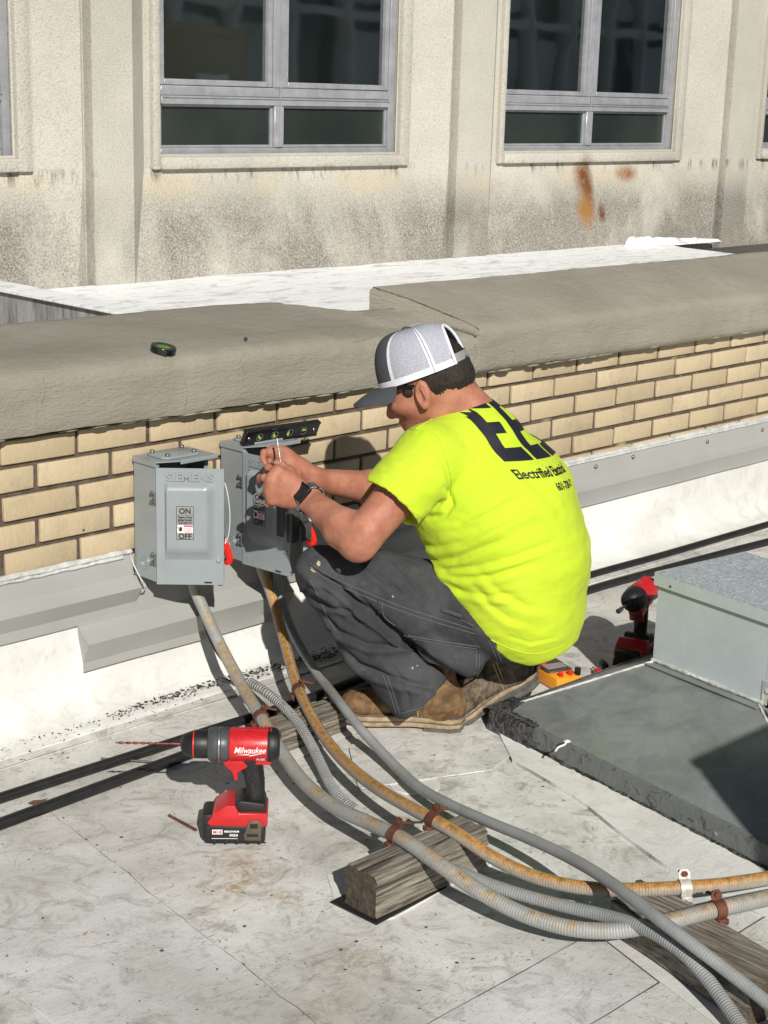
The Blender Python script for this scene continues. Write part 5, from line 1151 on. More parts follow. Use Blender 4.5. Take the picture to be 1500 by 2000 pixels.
def crease(o, lines, nz=None, facing=True):
    """push vertices in along photo-measured fold lines: (pixel points, depth m, width px)"""
    me = o.data; n = len(me.vertices); co = np.zeros(n*3); me.vertices.foreach_get('co', co); co = co.reshape(-1, 3)
    no = np.zeros(n*3); me.vertices.foreach_get('normal', no); no = no.reshape(-1, 3)
    off = np.array(wloc(o)); W = co+off; px = proj(W); D = np.zeros(n)
    view = CAM-W; view /= np.linalg.norm(view, axis=1)[:, None]; fc = np.clip(((no*view).sum(1)+0.05)*4, 0, 1) if facing else 1
    for pts, amp, wd in lines:
        pts = np.array(pts, float); dist = np.full(n, 1e9); sg = np.zeros(n); tt = np.zeros(n); m = len(pts)-1
        for i in range(m):
            a, b = pts[i], pts[i+1]; d = b-a; t_ = np.clip(((px-a)@d)/(d@d), 0, 1); q = px-a-t_[:, None]*d; dd_ = np.hypot(q[:, 0], q[:, 1])
            k = dd_ < dist; dist[k] = dd_[k]; sg[k] = (d[0]*q[k, 1]-d[1]*q[k, 0])/np.linalg.norm(d); tt[k] = (i+t_[k])/m
        env = np.clip(np.minimum(tt, 1-tt)*5+0.25, 0, 1)
        D += env*(-amp*np.exp(-(dist/wd)**2)+0.75*amp*np.exp(-((sg-1.9*wd)/(1.5*wd))**2)*(dist < 6*wd))
    if nz:
        for amp, sc, aniso in nz:
            for i in range(n):
                w_ = W[i]; D[i] += amp*noise.noise((w_[0]*sc*aniso[0], w_[1]*sc*aniso[1], w_[2]*sc*aniso[2]))
        co2 = co+no*(D*1.0)[:, None]
    else: co2 = co+no*D[:, None]
    if facing is True and not nz: co2 = co+no*(D*fc)[:, None]
    me.vertices.foreach_set('co', co2.ravel()); me.update()

man = thing('person', 'crouching man in neon yellow shirt, mesh cap and charcoal trousers working on the switch box', 'person', tuple(PO))
PFf, PLf = PF.astype(np.float32), PL.astype(np.float32)
# ---- joints
HD = pj(832, 745, 0.02); NK = pj(893, 812, 0.0)
SHL = pj(838, 893, 0.150); ELL_ = pj(700, 1058, 0.275); WRL = pj(600, 972, 0.135)
SHR = pj(890, 905, -0.20); ELR = pj(775, 960, -0.235); WRR = pj(612, 936, -0.045)
HIPL = pj(1008, 1208, 0.105); KNL = pj(634, 1122, 0.150); ANL = pj(826, 1362, 0.125)
HIPR = pj(1040, 1215, -0.09); KNR = pj(700, 1195, -0.15); ANR = pj(985, 1335, -0.10)
# ---- head frame: hf forward, hu up, hl to his left
hf = PF*math.cos(R_(7))-PL*math.sin(R_(7)); pt = R_(24)
hu = PU*math.cos(pt)+hf*math.sin(pt); hf = hf*math.cos(pt)-PU*math.sin(pt); hl = np.cross(hu, hf)
def H(f, l, u): return HD+hf*f+hl*l+hu*u
AX = (hf, hl, hu)
def head_sdf(P):
    d = ell(P, H(-0.008, 0, 0.012), (0.098, 0.077, 0.088), AX)
    d = smin(d, ell(P, H(0.022, 0, -0.045), (0.066, 0.058, 0.062), AX), 0.03)
    d = smin(d, ell(P, H(0.056, 0, -0.092), (0.030, 0.030, 0.020), AX), 0.03)       # chin
    d = smin(d, ccone(P, H(0.00, 0.045, -0.075), H(0.05, 0.018, -0.098), 0.018, 0.014), 0.02)
    d = smin(d, ccone(P, H(0.00, -0.045, -0.075), H(0.05, -0.018, -0.098), 0.018, 0.014), 0.02)
    d = smin(d, ccone(P, H(0.087, 0, -0.005), H(0.104, 0, -0.042), 0.009, 0.0125), 0.012)  # nose
    d = smin(d, ell(P, H(0.088, 0, -0.046), (0.012, 0.018, 0.009), AX), 0.008)
    d = smin(d, ell(P, H(0.081, 0, -0.066), (0.013, 0.026, 0.006), AX), 0.006)
    d = smin(d, ell(P, H(0.079, 0, -0.078), (0.012, 0.021, 0.006), AX), 0.006)
    for s in (-1, 1):
        d = smin(d, ell(P, H(0.055, s*0.046, -0.028), (0.030, 0.022, 0.022), AX), 0.02)
        d = smax(d, -ell(P, H(0.093, s*0.032, -0.002), (0.014, 0.017, 0.011), AX), 0.01)
        d = smin(d, ell(P, H(0.080, s*0.032, -0.003), (0.012, 0.012, 0.011), AX), 0.003)
        d = smin(d, ccone(P, H(0.088, s*0.014, 0.016), H(0.080, s*0.046, 0.017), 0.007, 0.005), 0.008)
        # ear: cupped shell
        ec = H(-0.006, s*0.080, -0.018); ea = (hf*0.93+hu*0.12-hl*s*0.25, hl*s, hu); ea = [v/np.linalg.norm(v) for v in ea]
        e = ell(P, ec, (0.0165, 0.0085, 0.030), ea)
        e = smax(e, -ell(P, ec+hl*s*0.007+hf*0.003, (0.0100, 0.008, 0.0205), ea), 0.004)
        e = smin(e, ell(P, ec-hu*0.026+hf*0.004, (0.009, 0.007, 0.010), ea), 0.005)
        e = smin(e, ccone(P, ec+hl*s*0.003+hu*0.012-hf*0.002, ec+hl*s*0.003-hu*0.012-hf*0.004, 0.003, 0.003), 0.003)
        d = smin(d, e, 0.006)
    nb = H(-0.040, 0, -0.045)
    d = smin(d, ccone(P, nb, NK-PF*0.035-PU*0.02, 0.060, 0.074), 0.03)
    d = smin(d, ccone(P, H(0.0, 0, -0.06), NK-PU*0.06, 0.048, 0.065), 0.03)
    return d
def torso_sdf(P, g=0.0):
    c = [(pj(925, 880, 0.0), 0.100, 1.55), (pj(975, 985, 0.0), 0.158, 1.22), (pj(1000, 1095, 0.0), 0.166, 1.20), (pj(1022, 1185, 0), 0.122, 1.35)]
    d = None
    for i in range(3):
        st = (c[i][2]+c[i+1][2])/2
        e = ccone(P, c[i][0], c[i+1][0], c[i][1]+g, c[i+1][1]+g, st, PLf); d = e if d is None else smin(d, e, 0.06)
    d = smin(d, ccone(P, pj(900, 1010, 0.03), pj(905, 1085, 0.03), 0.095+g, 0.085+g, 1.5, PLf), 0.05)
    return d
def arm_sdf(P, sh, el, wr, m=1.0):
    d = ccone(P, sh, el, 0.053*m, 0.042*m)
    mid = el*0.72+wr*0.28
    d = smin(d, ccone(P, el, mid, 0.040*m, 0.043*m), 0.02)
    return smin(d, ccone(P, mid, wr, 0.042*m, 0.026*m), 0.02)
# ---- hands: palm and five bent fingers each, joints measured in the photo (px, py, l)
def hand_sdf(P, palm, fingers, wr):
    d = None
    for (a, b, ra, rb) in palm:
        e = ccone(P, a, b, ra, rb); d = e if d is None else smin(d, e, 0.016)
    for ch in fingers:
        f = None; r0 = ch[0]
        for i in range(1, len(ch)-1):
            k = 1-0.10*(i-1); e = ccone(P, ch[i], ch[i+1], r0*k, r0*(k-0.10)); f = e if f is None else smin(f, e, 0.0035)
            f = smin(f, ell(P, ch[i], (r0*k*1.10,)*3), 0.003)
        d = smin(d, f, 0.0032)
    return d
LK = [pj(543, 921, .155), pj(533, 938, .165), pj(529, 956, .163), pj(532, 974, .155)]      # left knuckles, index to little
palmL = [(WRL, LK[0]*0.6+WRL*0.4, .026, .021), (WRL, LK[3]*0.6+WRL*0.4, .025, .021)]+[(WRL*0.55+k*0.45, k, .0185, .0125) for k in LK]+[(LK[0], LK[1], .0118, .0118), (LK[1], LK[2], .0118, .0118), (LK[2], LK[3], .0118, .0110)]
fingL = [(.0090, LK[0], pj(524, 913, .140), pj(521, 922, .110), pj(527, 930, .095)),
         (.0090, LK[1], pj(517, 933, .160), pj(508, 933, .140), pj(506, 940, .122)),
         (.0088, LK[2], pj(519, 963, .150), pj(524, 966, .122), pj(537, 962, .108)),
         (.0080, LK[3], pj(524, 984, .145), pj(530, 984, .120), pj(541, 978, .108)),
         (.0112, pj(580, 935, .110), pj(566, 918, .095), pj(551, 908, .092), pj(540, 904, .094))]
RK = [pj(530, 884, .030), pj(543, 884, .012), pj(558, 890, -.002), pj(569, 903, -.010)]
palmR = [(WRR, RK[0]*0.6+WRR*0.4, .025, .020), (WRR, RK[3]*0.6+WRR*0.4, .025, .020)]+[(WRR*0.55+k*0.45, k, .018, .0122) for k in RK]+[(RK[0], RK[1], .0116, .0116), (RK[1], RK[2], .0116, .0116), (RK[2], RK[3], .0116, .011)]
fingR = [(.0088, RK[0], pj(516, 884, .045), pj(513, 896, .052), pj(518, 905, .055)),
         (.0088, RK[1], pj(533, 877, .020), pj(524, 888, .030), pj(527, 901, .038)),
         (.0086, RK[2], pj(556, 879, .000), pj(545, 887, .015), pj(543, 899, .022)),
         (.0078, RK[3], pj(572, 893, -.012), pj(566, 903, .004), pj(562, 911, .012)),
         (.0110, pj(580, 925, .010), pj(562, 920, .030), pj(549, 914, .048), pj(541, 906, .060))]
gs = []
lo, hi = bounds([H(0.12, 0.1, 0.11), H(-0.11, -0.1, -0.12), H(0.12, -0.1, -0.11), H(-0.1, 0.1, 0.1), NK-PF*0.1-PU*0.12, NK+PL*0.1], 0.03)
gs.append(sdf_geom(head_sdf, lo, hi, 0.0026))
for (sh, el, wr, palm, fing) in ((SHL, ELL_, WRL, palmL, fingL), (SHR, ELR, WRR, palmR, fingR)):
    pts = [el, wr]+[f for c in fing for f in c[1:]]
    sh2 = sh*0.65+el*0.35; lo, hi = bounds(pts+[sh2], 0.06)
    gs.append(sdf_geom(lambda P: smin(smax(arm_sdf(P, sh, el, wr), plane(P, sh2, (sh-el)/np.linalg.norm(sh-el)), 0.004), hand_sdf(P, palm, fing, wr), 0.016), lo, hi, 0.0023))
lo, hi = bounds([SHL, SHR, NK, HIPL, HIPR, pj(1100, 1000, 0)], 0.10)
gs.append(sdf_geom(lambda P: smin(torso_sdf(P, -0.03), ccone(P, SHL*0.9+SHR*0.1, SHR*0.9+SHL*0.1, 0.05, 0.05), 0.05), lo, hi, 0.009))
body = mk('body', join(*gs), M['skin'], man, smooth=180); smooth_mesh(body, 2, 0.5)
# ---- hair
def hair_sdf(P):
    d = ell(P, H(-0.012, 0, 0.009), (0.100, 0.0805, 0.093), AX)
    d = smin(d, ccone(P, H(-0.075, 0, -0.02), H(-0.070, 0, -0.055), 0.030, 0.018, 1.7, hl), 0.02)
    cut = plane(P, H(-0.028, 0, -0.03), (hf*0.93+hu*(-0.38)))
    d = smax(d, cut, 0.006)
    return smax(d, -plane(P, H(-0.06, 0, -0.050), hu*0.95-hf*0.2), 0.008)
lo, hi = bounds([H(-0.14, 0.1, 0.1), H(0.0, -0.1, -0.12), H(-0.13, -0.1, -0.1), H(0, 0.1, 0.1)], 0.02)
hair = mk('hair', sdf_geom(hair_sdf, lo, hi, 0.003), M['hair'], man, smooth=180); smooth_mesh(hair, 2)
me = hair.data
for v in me.vertices:
    w_ = np.array(v.co)+np.array(wloc(hair)); q = ((w_-HD)@hf, (w_-HD)@hl, (w_-HD)@hu)
    v.co += Vector(v.normal)*0.0022*noise.noise((q[0]*260, q[1]*260, q[2]*50))
for s in (-1, 1): mk('sideburn', sdf_geom(lambda P: ell(P, H(0.026, s*0.0725, 0.000), (0.012, 0.006, 0.016), AX), *bounds([H(0.05, 0.09, 0.03), H(0, -0.09, -0.03), H(0.05, -0.09, 0.03), H(0, 0.09, -0.03)], 0.01), 0.002), M['hair'], hair, smooth=180)
# ---- cap: crown by azimuth panels, brim, bindings, strap
cap = thing('cap', None, None, (0, 0, 0)); cap.parent = man; cap.location = -man.location
cap['label'] = 'trucker cap, charcoal front and brim, white mesh back'
CB = R_(1)   # cap tipped back a little relative to the head
cf = hf*math.cos(CB)+hu*math.sin(CB); cuu = hu*math.cos(CB)-hf*math.sin(CB)
def cpos(az, ph, off=0.0):
    """az 0 = front, ph 0 = rim .. 90 = button"""
    c_, s_ = math.cos(ph), math.sin(ph)
    fr = 0.107+0.002*math.cos(az); hgt = 0.108+0.012*max(0, math.cos(az))*math.sin(2*ph)
    rad = c_**0.66 if c_ > 0 else 0
    a_ = (fr+off)*rad; b_ = (0.090+off)*rad
    z = (hgt+off)*s_**0.92
    return HD-hf*0.010+cuu*0.018+cf*(a_*math.cos(az)+0.006)+hl*(b_*math.sin(az))+cuu*z
def cpatch(az0, az1, ph0, ph1, off, n1, n2, cond=None):
    V = []; F = []; 
    for j in range(n2+1):
        for i in range(n1+1): V.append(cpos(az0+(az1-az0)*i/n1, ph0+(ph1-ph0)*j/n2, off))
    for j in range(n2):
        for i in range(n1):
            if cond and not cond(az0+(az1-az0)*(i+.5)/n1, ph0+(ph1-ph0)*(j+.5)/n2): continue
            F.append((j*(n1+1)+i, j*(n1+1)+i+1, (j+1)*(n1+1)+i+1, (j+1)*(n1+1)+i))
    return (V, F)
HP = R_(89); FA = R_(62)
mk('front_panel', cpatch(-FA, FA, 0, HP, 0.0, 30, 22), M['capgrey'], cap, smooth=80)
def op(az, ph):
    d = abs(((az % (2*math.pi))-math.pi))/R_(33); return not (d < 1 and ph < R_(52)*math.sqrt(max(0, 1-d*d))+R_(2))
mk('mesh_panel', cpatch(FA, 2*math.pi-FA, 0, HP, 0.0, 150, 60, op), M['capmesh'], cap, smooth=80)
def ctube(f, r0, n, name, m, fl=8): mk(name, tube([f(t_/n) for t_ in range(n+1)], r0, fl, 0.004, smoothpath=False), m, cap, smooth=80)
for s in (-1, 1):
    mk('binding', cpatch(s*FA-0.045, s*FA+0.045, 0, HP, 0.0014, 3, 24), M['capwhite'], cap, smooth=80)
    mk('binding', cpatch(s*R_(116)-0.065, s*R_(116)+0.065, 0, HP, 0.0014, 4, 24), M['capwhite'], cap, smooth=80)
    ctube(lambda t_: cpos(s*R_(116), HP*t_, 0.0026), 0.0011, 24, 'stitching', M['capmesh'], 6)
def oedge(t_, off=0.001):
    a = math.pi*t_; return cpos(math.pi+R_(33)*math.cos(a), R_(52)*math.sin(a), off)
ctube(oedge, 0.0038, 40, 'binding', M['capwhite'])
mk('sweatband', join(cpatch(-math.pi+R_(33), math.pi-R_(33), -0.0, R_(6.5), 0.0016, 80, 2)), M['capwhite'], cap, smooth=80)
mk('strap', cpatch(math.pi-R_(36), math.pi+R_(36), R_(1), R_(10), 0.002, 20, 3), M['capsnap'] if 'capsnap' in M else M['label'], cap, smooth=80)
mk('button', xf(lathe([(0.0095, 0), (0.009, 0.003), (0.005, 0.006), (0.001, 0.007)], 14), frame(cpos(0, HP, -0.001), cf, hl, cuu)), M['capgrey'], cap)
V = []; F = []; NB = 24
for side_ in (0, 1):
    for j in range(11):
        for i in range(NB+1):
            az = R_(-66)+R_(132)*i/NB; t_ = j/10; base = cpos(az, R_(1), -0.002)
            tipx = 0.074*(1-abs(math.sin(az))**3.2)*t_
            lx = (0.107*math.cos(az)+0.004+tipx); ly = 0.090*math.sin(az)*(1+0.02*t_)
            drop = -0.020*(ly/0.09)**2*min(1, t_*2.0)-0.016*t_*t_
            V.append(HD-hf*0.010+cuu*(0.018+0.004+drop-0.003*side_)+cf*(lx+0.004)+hl*ly)
N1 = (NB+1)*11
for j in range(10):
    for i in range(NB):
        a = j*(NB+1)+i; F.append((a, a+1, a+NB+2, a+NB+1)); b = a+N1; F.append((b, b+NB+1, b+NB+2, b+1))
for i in range(NB): a = 10*(NB+1)+i; F.append((a, a+1, a+1+N1, a+N1))
mk('brim', (V, F), M['capgrey'], cap, smooth=70)
# ---- sunglasses
sg = thing('sunglasses', None, None); sg.parent = man; sg.location = -man.location
for s in (-1, 1):
    V = []; F = []; n1, n2 = 10, 6
    for j in range(n2+1):
        for i in range(n1+1):
            u = i/n1; v = j/n2; l_ = s*(0.006+0.062*u); uu = 0.016-0.040*v*(1-0.35*u); V.append(H(0.101-0.034*u*u-0.004*v, l_, uu))
    for j in range(n2):
        for i in range(n1): F.append((j*(n1+1)+i, j*(n1+1)+i+1, (j+1)*(n1+1)+i+1, (j+1)*(n1+1)+i))
    mk('lens', (V, F), M['blackgloss'], sg, smooth=80)
    mk('temple', tube([H(0.072, s*0.068, 0.012), H(0.04, s*0.079, 0.010), H(0.005, s*0.084, 0.006)], 0.0035, 8, 0.006), M['blackgloss'], sg)
mk('nose_bridge', tube([H(0.103, -0.008, 0.010), H(0.106, 0, 0.012), H(0.103, 0.008, 0.010)], 0.003, 8, 0.003), M['blackgloss'], sg)
# ---- trousers
def trouser_sdf(P):
    d = ccone(P, HIPL, KNL, 0.100, 0.064)
    d = smin(d, ccone(P, pj(800, 1178, .125), pj(690, 1128, .145), 0.095, 0.068), 0.03)
    mid = pj(722, 1246, .14)
    s = ccone(P, KNL, mid, 0.062, 0.070); s = smin(s, ccone(P, mid, pj(836, 1384, .125), 0.066, 0.070), 0.03)
    nx = (pj(838, 1384, .125)-mid); nx /= np.linalg.norm(nx)
    s = smax(s, plane(P, pj(826, 1362, .125), nx), 0.003)
    inner = smin(ccone(P, pj(775, 1310, .13), pj(850, 1400, .125), 0.050, 0.065), np.float32(9), 0.001)
    s = smax(s, -inner, 0.004)
    d = smin(d, s, 0.020)
    r = ccone(P, HIPR, KNR, 0.098, 0.072); m2 = KNR*0.5+ANR*0.5
    r = smin(r, smin(ccone(P, KNR, m2, 0.065, 0.068), ccone(P, m2, ANR, 0.068, 0.066), 0.02), 0.02)
    d = smin(d, r, 0.02)
    d = smin(d, ccone(P, HIPL, HIPR, 0.090, 0.090), 0.03)
    d = smin(d, ccone(P, pj(1020, 1150, 0.0), pj(1022, 1200, 0), 0.09, 0.092, 1.35, PLf), 0.03)
    # tool pocket bulge on the outer thigh
    d = smin(d, ccone(P, pj(850, 1265, .165), pj(915, 1295, .155), 0.038, 0.036), 0.03)
    return d
lo, hi = bounds([HIPL, HIPR, KNL, KNR, ANL, ANR, pj(838, 1400, .12), pj(1060, 1260, 0), pj(900, 1330, .15)], 0.125); lo[2] = max(lo[2], 0.02)
tr = mk('trousers', sdf_geom(trouser_sdf, lo, hi, 0.0046), M['denim'], man, smooth=180); smooth_mesh(tr, 3)
crease(tr, [], nz=[(0.006, 9, (1, 1, 1)), (0.0032, 24, (1, 1, 0.7)), (0.0014, 60, (1, 1, .6))])
crease(tr, [([(600, 1108), (645, 1140), (720, 1195), (790, 1255), (850, 1300), (910, 1340)], .020, 7), ([(612, 1130), (660, 1175), (705, 1215)], .009, 5), ([(605, 1145), (650, 1160), (690, 1190)], .007, 4), ([(600, 1165), (640, 1185), (700, 1192)], .006, 4),
            ([(625, 1195), (660, 1235), (720, 1260), (790, 1262)], .010, 5), ([(660, 1262), (700, 1300), (745, 1318), (800, 1335), (850, 1345)], .012, 6), ([(600, 1140), (590, 1170), (630, 1215), (665, 1265)], .006, 3),
            ([(700, 1090), (745, 1130), (790, 1165)], .006, 5), ([(760, 1085), (800, 1130), (840, 1180)], .005, 5), ([(735, 1215), (775, 1250), (830, 1275)], .005, 4), ([(690, 1150), (730, 1195), (745, 1220)], .006, 4),
            ([(640, 1130), (665, 1145), (700, 1185)], .007, 4), ([(880, 1130), (905, 1185), (950, 1240)], .006, 5), ([(650, 1220), (640, 1250), (690, 1310), (740, 1370)], .005, 4), ([(755, 1290), (790, 1330), (800, 1380)], .005, 5)])
tbv = BVHTree.FromPolygons([v.co+wloc(tr) for v in tr.data.vertices], [p.vertices[:] for p in tr.data.polygons])
def hitpx(bv, px, py):
    d = Vector(ray(px, py)).normalized(); h_ = bv.ray_cast(Vector(CAM), d); return h_
def on_surf(bv, pts, r0, off=0.0008, n=6, step=5, dash=0):
    Q = spline([(*p, 0) for p in pts], step)[:, :2]; P = []
    for q in Q:
        h_ = hitpx(bv, *q)
        if h_[0] is not None: P.append(np.array(h_[0]+h_[1]*off*(1 if h_[1].dot(Vector(CAM)-h_[0]) > 0 else -1)))
    if len(P) < 3: return ([], [])
    P = [p for i, p in enumerate(P) if i == 0 or np.linalg.norm(p-P[i-1]) < 0.04]
    if not dash: return tube(P, r0, n, smoothpath=False) if len(P) > 2 else ([], [])
    D_ = spline(P, 0.002); out = [tube(D_[i:i+3], r0, 5, smoothpath=False) for i in range(0, len(D_)-3, dash)]
    return join(*out)
seams = [([(606, 1100), (650, 1128), (735, 1165), (800, 1190), (880, 1215), (925, 1230)], 1), ([(606, 1108), (650, 1137), (735, 1174), (800, 1199), (880, 1224), (930, 1238)], 1),
         ([(738, 1172), (742, 1205), (765, 1225), (790, 1240), (797, 1245)], 0), ([(746, 1175), (750, 1203), (772, 1222)], 0), ([(797, 1241), (860, 1252), (935, 1262)], 0), ([(797, 1246), (860, 1257), (932, 1267)], 0),
         ([(935, 1262), (936, 1300), (930, 1326)], 0), ([(930, 1267), (930, 1300), (925, 1322)], 0), ([(955, 1250), (972, 1290), (985, 1318)], 0), ([(962, 1250), (979, 1290), (992, 1318)], 0),
         ([(748, 1318), (760, 1350), (774, 1392)], 1), ([(756, 1320), (768, 1352), (781, 1394)], 1), ([(783, 1393), (830, 1378), (873, 1346)], 0), ([(606, 1132), (622, 1165), (640, 1205), (655, 1232)], 0), ([(900, 1210), (925, 1222)], 0)]
sg_ = [on_surf(tbv, s_, 0.0009) for s_, d_ in seams]
for s_ in sg_:
    if s_[0]: mk('stitching', s_, M['stitch'], tr)
pk = [on_surf(tbv, s_, 0.0016) for s_ in ([(738, 1172), (742, 1205), (765, 1225), (797, 1243), (860, 1254), (936, 1264)], [(936, 1264), (938, 1300), (932, 1328)])]
mk('pocket_edge', join(*[s_ for s_ in pk if s_[0]]), M['denim'], tr)
# paint dabs and the folded rule in the pocket
M['paint'] = simple('dried_paint', (0.42, 0.38, 0.24), 0.8, 0, 0.2, 200, bump=0.5)
dabs = []
for (a, b, s_) in ((622, 1100, 7), (612, 1113, 8), (661, 1114, 6), (767, 1165, 3), (805, 1305, 3), (815, 1300, 2)):
    h_ = hitpx(tbv, a, b)
    if h_[0] is None: continue
    nrm = h_[1] if h_[1].dot(Vector(CAM)-h_[0]) > 0 else -h_[1]; t1 = nrm.orthogonal().normalized(); t2 = nrm.cross(t1)
    k = 11; V = [h_[0]+nrm*0.0012]+[h_[0]+nrm*0.0004+(t1*math.cos(6.283*i/k)*1.0+t2*math.sin(6.283*i/k)*0.7)*(s_/840)*rnd.uniform(0.5, 1.2) for i in range(k)]
    dabs.append((V, [(0, i+1, (i+1) % k+1) for i in range(k)]))
for d_ in dabs: mk('paint_dab', d_, M['paint'], tr)
pk_ = [on_surf(tbv, [(863, 1191), (880, 1196), (902, 1203)], 0.0045, 0.002)]
if pk_[0][0]: mk('pocket_tag', pk_[0], M['dark'], tr)
# ---- shirt
def shirt_sdf(P):
    d = torso_sdf(P, 0.006)
    d = smin(d, ccone(P, SHL*0.8+SHR*0.2, SHR*0.8+SHL*0.2, 0.062, 0.062), 0.05)
    d = smin(d, ccone(P, NK-PF*0.02-PU*0.025, pj(930, 870, 0), 0.078, 0.10), 0.04)
    d = smin(d, ccone(P, pj(905, 860, .05), SHL+PU*0.005, 0.07, 0.070), 0.04)
    d = smin(d, ccone(P, pj(990, 1170, 0.02), pj(1035, 1195, 0.0), 0.118, 0.116, 1.35, PLf), 0.05)
    d = smin(d, ccone(P, pj(930, 1120, 0.09), pj(1012, 1195, 0.09), 0.095, 0.118), 0.05)
    d = smax(d, -ell(P, NK+PF*0.034+PU*0.050, (0.074, 0.070, 0.066), AX), 0.006)
    for sh, el, r_ in ((SHL, ELL_, 1.0), (SHR, ELR, 0.95)):
        ax_ = (el-sh)/np.linalg.norm(el-sh); end = pj(764, 986, .225) if sh is SHL else sh+(el-sh)*0.62
        s = ccone(P, sh-ax_*0.005, sh+ax_*0.24, 0.072*r_, 0.084*r_); s = smax(s, plane(P, end, ax_), 0.003)
        e = smin(d, s, 0.022)
        d = smax(e, -smax(ccone(P, end-ax_*0.05, end+ax_*0.06, 0.058*r_, 0.079*r_), -plane(P, end-ax_*0.055, ax_), 0.005), 0.003)
    # hem: kept side of a bent edge that runs round his hips
    hp = [((800, 1068), (858, 1128)), ((858, 1128), (904, 1186)), ((904, 1186), (930, 1228)), ((930, 1228), (962, 1258)), ((962, 1258), (1036, 1287)), ((1036, 1287), (1112, 1268))]
    h_ = None
    for a, b in hp:
        A, B = pj(*a, 0.1), pj(*b, 0.1); t_ = B-A; n_ = np.cross(t_, PL); n_ /= np.linalg.norm(n_)
        if n_@(pj(1000, 1050, 0.1)-A) > 0: n_ = -n_
        e = plane(P, A, n_); h_ = e if h_ is None else smax(h_, e, 0.006)
    return smax(d, h_, 0.004)
lo, hi = bounds([SHL, SHR, NK+PU*0.02, HIPL, HIPR, pj(1100, 1050, 0.1), pj(1100, 1050, -0.1), pj(740, 990, .3), pj(860, 1000, .2), pj(1040, 1290, .1)], 0.105)
shirt = mk('shirt', sdf_geom(shirt_sdf, lo, hi, 0.0048), M['shirt'], man, smooth=180); smooth_mesh(shirt, 3)
crease(shirt, [], nz=[(0.008, 7, (1, 1, 1)), (0.0022, 17, (1, 1, 2.0)), (0.0009, 38, (1, 1, 2.0))])
crease(shirt, [([(872, 948), (882, 985), (868, 1005), (838, 1012)], 0.0090, 5), ([(840, 860), (868, 905), (880, 950), (870, 990)], 0.0036, 4),
    ([(815, 1082), (850, 1096), (890, 1092), (930, 1075), (1000, 1050)], 0.0063, 6), ([(812, 1060), (850, 1070), (900, 1060), (960, 1030), (1030, 1000)], 0.0054, 6), ([(822, 1096), (870, 1112), (930, 1108), (1000, 1090), (1080, 1060)], 0.0063, 6),
    ([(845, 1112), (890, 1128), (960, 1126), (1040, 1100)], 0.0054, 6), ([(862, 1130), (900, 1155), (950, 1165), (1010, 1160)], 0.0045, 6), ([(925, 1140), (955, 1180), (995, 1210), (1040, 1222)], 0.0031, 6), ([(940, 1120), (980, 1160), (1030, 1185), (1080, 1190)], 0.0034, 7),
    ([(860, 1020), (900, 1018), (960, 990), (1010, 960)], 0.0036, 6), ([(870, 1040), (930, 1030), (1000, 1000), (1060, 985)], 0.0036, 7), ([(740, 905), (790, 935), (840, 950)], 0.0032, 8), ([(760, 880), (810, 905), (850, 925)], 0.0027, 8),
    ([(895, 790), (850, 800), (800, 838)], 0.0027, 5), ([(985, 1240), (1036, 1256), (1090, 1245)], 0.0020, 3), ([(1010, 920), (1060, 960), (1100, 1010)], 0.0027, 9), ([(900, 860), (925, 880), (945, 920)], 0.0027, 7)])
# collar rib
ncx = NK+PF*0.028+PU*0.045
sbv = BVHTree.FromPolygons([v.co+wloc(shirt) for v in shirt.data.vertices], [p.vertices[:] for p in shirt.data.polygons])
col_ = [([(800, 828), (838, 808), (862, 792), (890, 780), (915, 768), (928, 765)], .0035)]
g = [on_surf(sbv, a, r0, 0.001) for a, r0 in col_]
g2_ = [on_surf(sbv, a, 0.0011, 0.0006) for a in ([(800, 838), (850, 850), (872, 900), (882, 945), (878, 985)], [(712, 944), (765, 976), (824, 1010)], [(960, 1250), (1000, 1268), (1045, 1277), (1100, 1262)], [(812, 838), (850, 815), (890, 795), (925, 782)])]
gg = [s_ for s_ in g+g2_ if s_[0]]
for s_ in gg: mk('seam', s_, M['shirt'], shirt)
# back print wrapped on to the cloth
tu = (PF*0.012+PU*0.125); tu /= np.linalg.norm(tu); tx = -PF*0.46-PL*0.85-PU*0.07; tx /= np.linalg.norm(tx); tn = np.cross(tx, tu); tn /= np.linalg.norm(tn)
h_ = hitpx(sbv, 985, 902); to = np.array(h_[0]) if h_[0] is not None else pj(985, 902, 0.1)
def wrap(g, dens=0.006):
    bm = bmesh.new(); vs = [bm.verts.new(v) for v in g[0]]
    for f in g[1]:
        try: bm.faces.new([vs[i] for i in f])
        except ValueError: pass
    bmesh.ops.triangulate(bm, faces=bm.faces[:])
    for _ in range(4):
        le = [e for e in bm.edges if e.calc_length() > dens]
        if not le: break
        bmesh.ops.subdivide_edges(bm, edges=le, cuts=1); bmesh.ops.triangulate(bm, faces=[f for f in bm.faces if len(f.verts) > 3])
    V, F = from_bm(bm); out = []; ok = []
    for v in V:
        o_ = to+tx*v[0]+tu*v[1]+tn*0.25; r_ = sbv.ray_cast(Vector(o_), Vector(-tn), 0.6)
        if r_[0] is None: out.append(tuple(o_)); ok.append(False)
        else:
            nn_ = r_[1] if r_[1].dot(Vector(tn)) > 0 else -r_[1]; out.append(tuple(r_[0]+nn_*0.0012)); ok.append(True)
    return (out, [f for f in F if all(ok[i] for i in f)])
